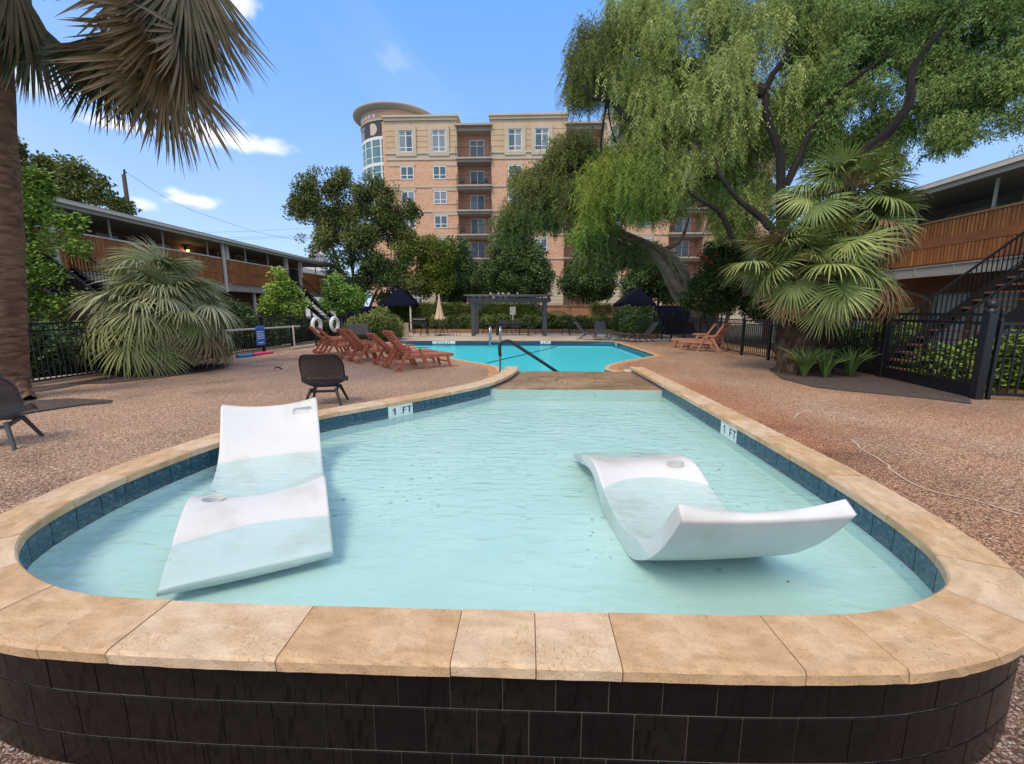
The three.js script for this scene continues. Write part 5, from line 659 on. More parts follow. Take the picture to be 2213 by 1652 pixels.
// ---- tall clump palm by the gate
{
  const b = G(1728, 806), t = thing('clump_fan_palm', 'tall green fan palm with two thick shaggy trunks by the gate', 'palm', null, [b.x, 0, b.z]);
  const fans = [0, 1, 2].map((k) => fanFrond(40, 3.9 + 0.35 * k, 0.88, { seed: 200 + k, petiole: 0.9, droop: 0.36, cup: 0.12, w: 0.040, bend: 0.15 + 0.3 * k })), dead = fanFrond(26, 2.2, 0.95, { seed: 260, petiole: 0.7, droop: 0.5, cup: 0.0, w: 0.04 }), st = stalk(0.9, 0.018, 0.04), sd = stalk(0.7, 0.016, 0.02);
  const shag = mat([1, 1, 1], 0.95, { map: barkTex(51, [0.035, 0.022, 0.014], [0.17, 0.10, 0.055]), bumpMap: barkBump, bumpScale: 0.08 });
  part('trunk', limb([V(-0.15, -0.05, 0), V(-0.12, 0.8, 0), V(0.05, 2.0, 0), V(0.3, 3.2, -0.1), V(0.75, 4.6, -0.1)], 0.44, 0.18, 26, 16, 0.3), shag, t);
  part('trunk', limb([V(0.55, -0.05, -0.2), V(0.55, 0.8, -0.2), V(0.75, 1.7, -0.3), V(0.95, 2.4, -0.3)], 0.36, 0.22, 18, 14, 0.3), shag, t);
  R = rngOf(401); const hairs = []; for (let k = 0; k < 260; k++) { const a = rr(0, 6.28), y = rr(0.15, 1.6), o = R() < 0.5 ? V(-0.1, 0, 0) : V(0.58, 0, -0.22), r = 0.45; hairs.push(bar(V(o.x + Math.cos(a) * r * 0.9, y, o.z + Math.sin(a) * r * 0.9), V(o.x + Math.cos(a) * r * 1.25, y + 0.16, o.z + Math.sin(a) * r * 1.25), 0.035, 0.012)); } part('leaf_bases', hairs, shag, t, 'stuff');
  const heads = [[V(-0.2, 2.2, 0.1), 54, 1.0, -0.45], [V(0.75, 4.1, -0.1), 42, 0.92, -0.35], [V(0.35, 3.15, 0.1), 22, 0.85, -0.1], [V(0.7, 2.6, -0.1), 18, 0.85, -0.2], [V(-0.5, 2.5, 0.1), 20, 0.9, -0.1]];
  heads.forEach(([c, n, s, lo], h) => { R = rngOf(410 + h); for (let k = 0; k < n; k++) { const y = rr(lo, 0.98), a = k * 2.39996 + h + rr(-0.6, 0.6), q = Math.sqrt(1 - y * y), d = V(q * Math.cos(a), y, q * Math.sin(a)); addFrond(t, c.clone().add(V(rr(-0.22, 0.22), rr(-0.25, 0.25), rr(-0.22, 0.22))), d, rr(-0.9, 0.9), fans[Math.floor(R() * 3)], st, R() < 0.08 ? M.frondDead[0] : M.frond[R() < 0.35 ? 2 : R() < 0.5 ? 1 : 0], M.stalk, s * rr(0.68, 1.2)); } });
  R = rngOf(431); for (const [c, n, ax] of [[V(0.75, 4.0, 0.1), 16, 0.2], [V(1.0, 2.6, 0.1), 20, 0.1], [V(0.3, 3.0, 0.2), 5, 0]]) for (let k = 0; k < n; k++) { const a = ax + rr(-1.2, 1.4); addFrond(t, c.clone(), V(Math.cos(a), -0.75 + rr(-0.4, 0.35), Math.sin(a)), rr(-0.4, 0.4), dead, sd, M.frondDead[k % 2], M.frondDead[1], rr(0.8, 1.1), 'dead_frond'); }
  // sword leaved plants at the foot
  const sword = (x, z, n, h, seed, label) => { const s = thing('sword_fern', label, 'plant', 'sword leaved plants at the foot of the tall palm', [b.x + x, 0, b.z + z]); R = rngOf(seed); for (let k = 0; k < n; k++) { const a = k * 2.4 + rr(-0.3, 0.3), l = h * rr(0.7, 1.1), o = rr(0.2, 0.85), m = limb([V(0, 0, 0), V(Math.cos(a) * o * l * 0.35, l * 0.55, Math.sin(a) * o * l * 0.35), V(Math.cos(a) * o * l * 0.9, l * (1 - 0.3 * o), Math.sin(a) * o * l * 0.9)], 0.032, 0.004, 6, 4, 0); m.scale(1, 1, 1); part('leaf_blade', m, k % 2 ? M.swordA : M.swordB, s); } };
  M.swordA = mat([0.06, 0.13, 0.025], 0.5, { transmission: 0.2, thickness: 0 }); M.swordB = mat([0.11, 0.19, 0.04], 0.5, { transmission: 0.2, thickness: 0 });
  sword(-0.35, 0.75, 60, 0.85, 450, 'sword leaved plant nearest the swimming pool at the palm foot'); sword(0.05, 0.9, 50, 0.75, 452, 'sword leaved plant in the middle of the palm foot'); sword(0.75, 0.75, 60, 0.8, 451, 'sword leaved plant nearest the gate at the palm foot');
}
// ---- the tall palm whose trunk stands by the fence and whose fronds hang overhead
{
  const x0 = -9.55, z0 = -7.35, t = thing('tall_fan_palm', 'tall fan palm trunk with brown hanging fronds overhead', 'palm', null, [x0, 0, z0]);
  const ring = mat([1, 1, 1], 0.9, { map: texture(256, 512, (u, v) => { const n = fbm(u * 5, v * 46 + 1.2 * fbm(u * 3, v * 3, 2, 0, 4), 3, 0, 7), m = fbm(u * 3, v * 2, 4, 0, 9); return mix3([0.085, 0.045, 0.026], [0.25, 0.145, 0.085], clamp(n * 1.25 + m * 0.6 - 0.45)); }, 1, 0.35), bumpMap: bumpTex(256, 512, (u, v) => fbm(u * 5, v * 46 + 1.2 * fbm(u * 3, v * 3, 2, 0, 4), 3, 0, 7), 1, 0.35), bumpScale: 0.06 });
  const tp = [[60, 862], [60, 780], [57, 640], [50, 480], [42, 320], [34, 160], [26, 0], [20, -120]].map(([px, py]) => { const p = Zp(px, py, z0); return V(p.x - x0 - 0.52, p.y, 0); }); tp[0].y = -0.1;
  part('trunk', limb(tp, 0.36, 0.30, 44, 22, 0.05), ring, t);
  part('root_flare', limb([V(tp[0].x + 0.1, 0.3, 0.02), V(tp[0].x + 0.36, 0.14, 0.08), V(tp[0].x + 0.66, -0.02, 0.12)], 0.36, 0.12, 8, 12, 0.2), ring, t);
  const fans = [0, 1, 2].map((k) => fanFrond(40, 1.5 + 0.35 * k, 1.7, { seed: 500 + k, petiole: 1.5, droop: 0.12, cup: 0.06, w: 0.055, pow: 1.8 })), st = stalk(1.5, 0.03, 0.05), head = V(-0.45, 8.5, 0);
  // hanging fronds in view: where each fan's hub is, and which way it hangs
  const hang = [[70, 40, 92, 200, -7.6, 0, 0.85], [48, 20, 48, 190, -7.5, 0, 0.85], [215, 90, 200, 250, -7.8, 0, 0.85], [238, 70, 250, 245, -7.6, 0, 0.9], [262, 95, 288, 255, -7.5, 1, 0.85], [330, 30, 328, 235, -7.3, 2, 1], [360, 20, 392, 225, -7.2, 2, 1.05], [360, -10, 380, 195, -7.1, 1, 0.95], [338, 150, 372, 322, -7.2, 1, 0.9], [352, 120, 388, 300, -7.1, 2, 0.95], [375, -40, 410, 125, -7.0, 0, 0.85], [395, -60, 435, 95, -7.0, 1, 0.85], [385, -60, 415, 160, -7.3, 2, 1.0], [310, -60, 360, 145, -7.4, 2, 1.05], [410, -90, 440, 60, -7.2, 1, 0.8], [385, -20, 400, 165, -7.4, 0, 0.8], [20, -60, 20, 110, -7.2, 1, 0.9], [365, 60, 350, 250, -7.5, 1, 1], [320, 70, 305, 245, -7.6, 0, 0.9], [385, 60, 415, 235, -7.0, 2, 0.9]];
  R = rngOf(520);
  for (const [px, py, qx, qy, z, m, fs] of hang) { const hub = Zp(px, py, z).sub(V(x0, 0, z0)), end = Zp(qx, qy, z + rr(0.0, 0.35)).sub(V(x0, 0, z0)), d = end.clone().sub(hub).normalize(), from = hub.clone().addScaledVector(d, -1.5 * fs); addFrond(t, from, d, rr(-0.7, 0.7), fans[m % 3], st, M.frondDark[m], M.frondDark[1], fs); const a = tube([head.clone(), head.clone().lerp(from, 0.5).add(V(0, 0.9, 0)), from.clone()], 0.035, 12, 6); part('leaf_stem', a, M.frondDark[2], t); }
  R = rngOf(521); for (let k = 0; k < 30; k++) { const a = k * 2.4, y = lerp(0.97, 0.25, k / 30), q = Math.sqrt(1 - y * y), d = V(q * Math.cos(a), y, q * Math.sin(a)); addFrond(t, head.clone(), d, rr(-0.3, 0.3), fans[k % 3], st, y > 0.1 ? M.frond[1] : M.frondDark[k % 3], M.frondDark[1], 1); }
}
// ================================================================ patio: wall, ivy, planters, tents, pergola
M.iron = mat([0.03, 0.026, 0.026], 0.5, { metalness: 0.4 });
M.pergola = mat([0.055, 0.058, 0.072], 0.6, { bumpMap: travBump, bumpScale: 0.002 });
M.navy = mat([0.008, 0.011, 0.026], 0.95, { specularIntensity: 0.2 });
M.sling = mat([0.055, 0.052, 0.056], 0.75);
M.curb = mat([1, 1, 1], 0.8, { map: texture(256, 128, (u, v) => { const n = fbm(u * 8, v * 8, 4, 8, 4); return mix3([0.20, 0.105, 0.06], [0.36, 0.21, 0.125], n); }, 0.7, 0.7) });
{
  const WZ = -32.6, x0 = Zp(842, 660, WZ).x, x1 = Zp(1412, 660, WZ).x, hgt = 2.08;
  const wall = thing('garden_wall', 'salmon stucco garden wall with vine stains behind the pergola', 'wall');
  const wm = mat([1, 1, 1], 0.9, { map: texture(1024, 256, (u, v) => { const n = fbm(u * 10, v * 5, 5, 10, 3), vine = Math.abs(2 * fbm(u * 22 + fbm(u * 9, v * 9, 3, 9, 6) * 1.6, v * 4.5, 3, 0, 12) - 1), s = fbm(u * 8, v * 4, 4, 8, 17); let c = mix3([0.36, 0.17, 0.085], [0.54, 0.29, 0.16], n); c = mix3(c, [0.15, 0.10, 0.05], 0.75 * sst(0.14, 0.02, vine) * sst(0.4, 0.6, s)); return mix3(c, [0.13, 0.13, 0.045], 0.75 * sst(0.56, 0.7, s)); }, 1 / 17, 0.5) });
  part('stucco', span(x0, x1, -0.02, hgt - 0.14, WZ - 0.2, WZ), wm, wall); part('coping', span(x0 - 0.05, x1 + 0.05, hgt - 0.139, hgt, WZ - 0.26, WZ + 0.06), mat([0.30, 0.15, 0.085], 0.85), wall);
  for (const px of [1215, 1322]) { const x = Zp(px, 690, WZ).x; part('pilaster', span(x - 0.06, x + 0.06, 0, hgt - 0.142, WZ, WZ + 0.04), wm, wall); }
  const ivy = new THREE.InstancedMesh(GEO.tiny, M.leaf, 5200); ivy.name = 'wall_ivy'; ivy.userData = { kind: 'stuff', label: 'green ivy covering part of the salmon garden wall', category: 'ivy' }; scene.add(ivy); R = rngOf(812); let n = 0; const c = new THREE.Color(), xi = Zp(975, 660, WZ).x, xp0 = Zp(1040, 660, WZ).x, xp1 = Zp(1165, 660, WZ).x;
  for (let k = 0; k < 60000 && n < 5200; k++) { const x = rr(x0, x1), y = rr(0.3, hgt + 0.04), f = fbm(x * 0.9 + 3, y * 0.9, 4); const want = x < xi ? 0.93 : x > xp0 && x < xp1 ? sst(0.40, 0.52, f + 0.10 * y - 0.06) : x < xp0 ? sst(0.42, 0.54, f - 0.02 * y) * 0.9 : sst(0.56, 0.66, f) * 0.5; if (R() > want) continue; dummy.position.set(x, y, WZ + rr(0.03, 0.14)); dummy.rotation.set(rr(-1, 1), rr(0, 6), rr(-1, 1)); dummy.scale.setScalar(rr(0.8, 1.3)); dummy.updateMatrix(); ivy.setMatrixAt(n, dummy.matrix); const q = mix3([0.045, 0.075, 0.016], [0.14, 0.18, 0.04], clamp(f + rr(-0.4, 0.4))); ivy.setColorAt(n++, c.setRGB(...q)); } ivy.count = n; ivy.castShadow = ivy.receiveShadow = true;
  // planter kerbs
  const kerb = (label, pts, h) => { const t = thing('planter_kerb', label, 'kerb'); for (let i = 0; i < pts.length - 1; i++) part('kerb_block', bar(V(pts[i][0], h / 2, pts[i][1]), V(pts[i + 1][0], h / 2, pts[i + 1][1]), 0.22, h), M.curb, t); };
  kerb('long brown planter kerb behind the patio furniture', [[-8.4, -30.35], [-4, -30.42], [1, -30.42], [4.6, -30.4], [6.3, -30.1]], 0.34);
  const g = (x, y) => { const p = G(x, y); return [p.x, p.z]; };
  kerb('curved tan planter kerb around the grey green bush', [g(700, 748), g(742, 742), g(790, 737), g(830, 733), g(858, 729)], 0.28);
  kerb('tan planter kerb below the clipped hedge blocks', [g(1328, 727), g(1350, 730), g(1385, 733), g(1418, 733)], 0.30);
  struct('planter_soil', span(-8.4, 6.2, 0, 0.28, -32.55, -30.5), M.soil);
  // dark screens beside the tents
  solo('dark_screen', span(Zp(1408, 660, -30.8).x, 12.2, 0, 2.0, -30.9, -30.8), M.navy, 'dark navy screen fence behind the leaning tree trunk', 'screen'); solo('dark_screen', span(-14, Zp(832, 660, -31).x, 0, 1.95, -31.1, -31), M.navy, 'dark navy screen fence behind the bright green young tree', 'screen');
  // tents
  const tent = (label, px, z, hw, eave, ridgeDx) => {
    const p = Zp(px, 655, z), y0 = Zp(px, 656, z).y, y1 = Zp(px, 622, z).y, t = thing('canopy_tent', label, 'canopy', 'dark canopies at the patio wall', [p.x, 0, z]), d = 2.4;
    const A = [[-hw, y0, 0], [hw, y0, 0], [hw, y0, -d], [-hw, y0, -d]], Rg = [[ridgeDx, y1, -0.35], [ridgeDx, y1, -d + 0.35]], f = (l) => { const pos = []; for (let i = 1; i < l.length - 1; i++) pos.push(...l[0], ...l[i], ...l[i + 1]); const q = new THREE.BufferGeometry(); q.setAttribute('position', new THREE.Float32BufferAttribute(pos, 3)); q.computeVertexNormals(); return q; };
    part('canvas_roof', [f([A[0], A[1], Rg[0]]), f([A[1], A[2], Rg[1], Rg[0]]), f([A[2], A[3], Rg[1]]), f([A[3], A[0], Rg[0], Rg[1]])], M.navy, t);
    part('valance', [box(hw * 2 + 0.02, 0.2, 0.02, 0, y0 - 0.1, 0.011), box(hw * 2 + 0.02, 0.2, 0.02, 0, y0 - 0.1, -d - 0.011), box(0.02, 0.2, d, hw + 0.011, y0 - 0.1, -d / 2), box(0.02, 0.2, d, -hw - 0.011, y0 - 0.1, -d / 2)], M.navy, t);
    for (const [x, zz, m] of [[-hw + 0.1, -0.12, M.offwhite], [hw - 0.12, -0.12, M.offwhite], [-hw + 0.1, -d + 0.1, M.blackMetal], [hw - 0.1, -d + 0.1, M.blackMetal]]) part('post', box(0.1, y0 - 0.1, 0.1, x, (y0 - 0.1) / 2, zz), m, t);
    part('lattice_panel', [box(0.05, y0 - 0.4, 0.05, -0.3, (y0 - 0.2) / 2, -d + 0.1), box(0.05, y0 - 0.4, 0.05, 0.4, (y0 - 0.2) / 2, -d + 0.1), ...[0.4, 0.8, 1.2, 1.6].map((y) => box(1.4, 0.04, 0.04, 0.1, y, -d + 0.1))], M.blackMetal, t);
  };
  tent('dark navy canopy beside the ivy end of the wall', 853, -30.6, 1.2, 0, 0.25); tent('dark navy canopy above the clipped hedge blocks', 1379, -30.4, 1.25, 0, 0.15);
}
{ // pergola
  const pg = thing('pergola', 'dark grey wooden pergola over the dining table', 'pergola'), P = [[1023, 726.5], [1177, 726.5]].map(([x, y]) => G(x, y, 0.06)), zf = (P[0].z + P[1].z) / 2, zb = zf - 1.9, top = Zp(1100, 653, zf).y, xs = [P[0].x, P[1].x];
  for (const x of xs) for (const z of [zf, zb]) { part('post', box(0.24, top - 0.07, 0.24, x, top / 2 + 0.03, z), M.pergola, pg); for (const s of x === xs[0] ? [1] : [-1]) part('brace', bar(V(x + s * 0.1, top - 0.7, z), V(x + s * 0.65, top - 0.06, z), 0.09, 0.09), M.pergola, pg); }
  for (const z of [zf + 0.14, zb - 0.14]) part('beam', span(xs[0] - 0.35, xs[1] + 0.35, top, top + 0.24, z - 0.03, z + 0.03), M.pergola, pg);
  for (let k = 0; k < 13; k++) { const x = lerp(xs[0] - 0.25, xs[1] + 0.25, k / 12); part('rafter', span(x - 0.025, x + 0.025, top + 0.245, top + 0.4, zb - 0.5, zf + 0.45), M.pergola, pg); }
  for (let k = 0; k < 7; k++) { const z = lerp(zb - 0.4, zf + 0.4, k / 6); part('lath', span(xs[0] - 0.55, xs[1] + 0.5, top + 0.405, top + 0.44, z - 0.02, z + 0.02), mat([0.16, 0.16, 0.18], 0.7), pg); }
  for (const f of [0.25, 0.36, 0.42, 0.5, 0.62]) part('string_light', new THREE.SphereGeometry(0.07, 10, 8).translate(lerp(xs[0], xs[1], f), top + 0.5, zf + 0.2), mat([0.5, 0.5, 0.5], 0.3), pg);
  // dining set under it
  const tz = zf - 0.75, tb = thing('dining_table', 'dark slatted dining table under the pergola', 'table', null, [Zp(1108, 700, tz).x, 0.06, tz]);
  for (let k = 0; k < 6; k++) part('top_board', box(2.3, 0.035, 0.14, 0, 0.735, -0.38 + k * 0.15), M.iron, tb); part('apron', [box(2.1, 0.09, 0.03, 0, 0.67, 0.36), box(2.1, 0.09, 0.03, 0, 0.67, -0.36)], M.iron, tb); for (const [x, z] of [[-1, 0.36], [1, 0.36], [-1, -0.36], [1, -0.36]]) part('leg', box(0.09, 0.715, 0.09, x, 0.357, z), M.iron, tb);
}
function slingChair(label, x, z, turn, y = 0.06) {
  const t = thing('dining_chair', label, 'chair', 'dark chairs on the patio', [x, y, z], turn);
  part('seat', rbox(0.52, 0.05, 0.5, 0.02, 0, 0.43, 0), M.sling, t); part('backrest', rbox(0.54, 0.52, 0.05, 0.02).rotateX(0.16).translate(0, 0.72, -0.28), M.sling, t);
  for (const s of [-1, 1]) { part('leg', bar(V(s * 0.25, 0, 0.24), V(s * 0.25, 0.62, 0.22), 0.035), M.iron, t); part('leg', bar(V(s * 0.25, 0, -0.3), V(s * 0.25, 0.62, -0.24), 0.035), M.iron, t); part('armrest', box(0.05, 0.03, 0.5, s * 0.26, 0.635, -0.01), M.iron, t); }
}
function ironChair(label, x, z, turn, y = 0.06) {
  const t = thing('iron_chair', label, 'chair', 'thin iron chairs on the patio', [x, y, z], turn), r = 0.014;
  part('seat', [lathe([[0, 0.45], [0.22, 0.45], [0.23, 0.44], [0.22, 0.425], [0, 0.43]], 18)], M.iron, t);
  for (const [a, b] of [[-1, 1], [1, 1], [-1, -1], [1, -1]]) part('leg', tube([V(a * 0.15, 0.44, b * 0.15), V(a * 0.2, 0.2, b * 0.2), V(a * 0.27, 0, b * 0.27)], r, 10, 6), M.iron, t);
  part('back_frame', tube([V(-0.2, 0.44, -0.16), V(-0.23, 0.7, -0.24), V(-0.16, 0.9, -0.28), V(0, 0.94, -0.29), V(0.16, 0.9, -0.28), V(0.23, 0.7, -0.24), V(0.2, 0.44, -0.16)], r, 24, 6), M.iron, t);
  for (let k = -2; k <= 2; k++) part('back_bar', rod(V(k * 0.07, 0.45, -0.18), V(k * 0.07, 0.9, -0.27), 0.007, 0.007, 5), M.iron, t);
  for (const s of [-1, 1]) part('armrest', tube([V(s * 0.23, 0.68, -0.22), V(s * 0.29, 0.66, 0), V(s * 0.26, 0.6, 0.16), V(s * 0.2, 0.44, 0.16)], 0.012, 14, 6), M.iron, t);
}
const pX = (px, z) => Zp(px, 700, z).x;
slingChair('dark sling chair backing the pool by the dining table, nearer the ladder', pX(1086, -28.9), -28.9, Math.PI + 0.05); slingChair('dark sling chair backing the pool by the dining table, under the wall sign', pX(1115, -28.9), -28.9, Math.PI - 0.05);
slingChair('dark sling chair at the end of the dining table next to the far post', pX(1148, -29.1), -29.1, -Math.PI / 2); ironChair('thin iron chair at the table end beside the umbrella side post', pX(1050, -29), -29, Math.PI / 2);
{ // umbrella, bistro table, iron chairs
  const b = G(951, 727.5), z = b.z, t = thing('iron_table', 'round dark iron table under the closed tan umbrella', 'table', null, [b.x, 0.06, z]);
  part('table_top', lathe([[0, 0.72], [0.62, 0.72], [0.64, 0.71], [0.62, 0.69], [0, 0.70]], 28), M.iron, t); for (let k = 0; k < 4; k++) { const a = k * Math.PI / 2 + 0.6; part('leg', tube([V(Math.cos(a) * 0.4, 0.7, Math.sin(a) * 0.4), V(Math.cos(a) * 0.3, 0.35, Math.sin(a) * 0.3), V(Math.cos(a) * 0.45, 0, Math.sin(a) * 0.45)], 0.02, 12, 6), M.iron, t); }
  const u = thing('closed_umbrella', 'closed tan patio umbrella standing over the iron table', 'umbrella', null, [b.x, 0.06, z]), yt = Zp(951, 639, z).y, yb = Zp(951, 690, z).y, cl = mat([1, 1, 1], 0.8, { map: texture(256, 64, (u, v) => mix3([0.52, 0.36, 0.22], [0.72, 0.54, 0.36], fbm(u * 12, v * 3, 4, 12, 6)), 1, 1) });
  { const n = 48, m = 14, pos = [], uv = [], idx = []; for (let i = 0; i <= m; i++) { const f = i / m, y = lerp(yb, yt, f) - 0.06, r0 = lerp(0.30, 0.035, Math.pow(f, 0.75)); for (let k = 0; k <= n; k++) { const a = k / n * 6.2832, q = r0 * (1 + 0.22 * Math.cos(a * 8) * (1 - f)); pos.push(Math.cos(a) * q, y + (i === 0 ? 0.05 * Math.cos(a * 8) : 0), Math.sin(a) * q); uv.push(k / n * 2, f); } } for (let i = 0; i < m; i++) for (let k = 0; k < n; k++) { const a = i * (n + 1) + k; idx.push(a, a + n + 1, a + 1, a + 1, a + n + 1, a + n + 2); } const g = new THREE.BufferGeometry(); g.setAttribute('position', new THREE.Float32BufferAttribute(pos, 3)); g.setAttribute('uv', new THREE.Float32BufferAttribute(uv, 2)); g.setIndex(idx); g.computeVertexNormals(); part('canopy', g, cl, u); }
  part('pole', rod(V(0, 0, 0), V(0, yt - 0.1, 0), 0.024), mat([0.25, 0.22, 0.2], 0.5), u); part('pole_finial', new THREE.SphereGeometry(0.05, 10, 8).translate(0, yt - 0.02, 0), cl, u); part('base', lathe([[0, 0.08], [0.08, 0.08], [0.26, 0.03], [0.27, 0], [0, 0]], 20), M.iron, u);
  ironChair('thin iron chair at the umbrella table on the grill side', b.x - 1.0, z + 0.1, Math.PI / 2 + 0.3); ironChair('thin iron chair at the umbrella table on the pergola side', b.x + 1.0, z + 0.15, -Math.PI / 2 - 0.3); ironChair('thin iron chair at the umbrella table facing the pool', b.x + 0.1, z - 0.95, 0);
  // bar table at the other end
  const b2 = G(1247, 727), t2 = thing('iron_table', 'dark iron bar table beside the grey sling loungers', 'table', null, [b2.x, 0.06, b2.z]); part('table_top', box(1.1, 0.03, 0.7, 0, 0.75, 0), M.iron, t2); for (const [x, q] of [[-0.48, 0.3], [0.48, 0.3], [-0.48, -0.3], [0.48, -0.3]]) part('leg', box(0.03, 0.74, 0.03, x, 0.37, q), M.iron, t2);
  ironChair('thin iron chair at the bar table on the pergola side', b2.x - 0.75, b2.z + 0.15, Math.PI / 2); ironChair('thin iron chair at the bar table facing the pool', b2.x - 0.1, b2.z - 0.8, 0.2); ironChair('thin iron chair at the bar table near the sling loungers', b2.x + 0.6, b2.z - 0.6, -0.8);
  // bin and grill
  const q = G(873, 729), bn = thing('trash_bin', 'square tan and orange bin at the end of the planter kerb', 'bin', null, [q.x, 0.005, q.z], 0.55), tc = mat([0.50, 0.17, 0.05], 0.7), be = mat([0.46, 0.34, 0.23], 0.8);
  part('body', rbox(0.5, 0.82, 0.5, 0.02, 0, 0.41, 0), be, bn); part('side_panel', [box(0.006, 0.78, 0.46, 0.254, 0.41, 0)], tc, bn); part('lid', rbox(0.53, 0.05, 0.53, 0.015, 0, 0.845, 0), be, bn);
  const gq = G(907, 725), gr = thing('grill', 'dark barbecue grill with folded lid beside the bin', 'grill', null, [gq.x, 0.06, gq.z - 0.3]);
  part('lid', rbox(1.0, 0.22, 0.5, 0.06, 0, 0.98, 0), M.iron, gr); part('firebox', box(1.0, 0.22, 0.55, 0, 0.76, 0), M.iron, gr); part('side_shelf', [box(0.35, 0.03, 0.5, 0.7, 0.8, 0), box(0.35, 0.03, 0.5, -0.7, 0.8, 0)], M.iron, gr); part('lid_handle', tube([V(-0.4, 1.0, 0.27), V(-0.4, 1.0, 0.33), V(0.4, 1.0, 0.33), V(0.4, 1.0, 0.27)], 0.015, 20, 6), M.grayPaint, gr); for (const [x, z2] of [[-0.45, 0.22], [0.45, 0.22], [-0.45, -0.22], [0.45, -0.22]]) part('leg', box(0.05, 0.65, 0.05, x, 0.325, z2), M.iron, gr);
}
function sign(name, label, w, h, pos, turn, draw, opts = {}) {
  const c = document.createElement('canvas'); c.width = opts.cw ?? 128; c.height = Math.round(c.width * h / w); draw(c.getContext('2d'), c.width, c.height); const tx = new THREE.CanvasTexture(c); tx.colorSpace = THREE.SRGBColorSpace;
  const t = thing(name, label, 'sign', null, pos, turn); part('backing', box(w, h, 0.012, 0, 0, -0.008), opts.back ?? M.offwhite, t); part('printed_face', new THREE.PlaneGeometry(w, h).translate(0, 0, 0.001), mat([1, 1, 1], 0.5, { map: tx }), t); return t;
}
const rowsOf = (x, w, h, n, y0, dy, col, lh = 0.035, ind = 0.1) => { x.fillStyle = col; R = rngOf(n * 7 + w); for (let k = 0; k < n; k++) for (let q = ind; q < 1 - ind - 0.05;) { const l = rr(0.03, 0.09); x.fillRect(q * w, (y0 + k * dy) * h, l * w, lh * h); q += l + 0.025; } };
{ const z = -30.0, p = Zp(1108, 672, z), t = sign('rules_sign', 'white pool rules sign on a post behind the dining table', 0.38, 0.52, [p.x, p.y, z], 0, (x, w, h) => { x.fillStyle = '#cfd2cc'; x.fillRect(0, 0, w, h); rowsOf(x, w, h, 2, 0.12, 0.09, '#2a2e30', 0.05, 0.2); rowsOf(x, w, h, 6, 0.36, 0.09, '#55595a'); }); part('sign_post', box(0.07, p.y + 0.2, 0.04, 0, -(p.y + 0.2) / 2 + 0.2, -0.04), M.offwhite, t); }
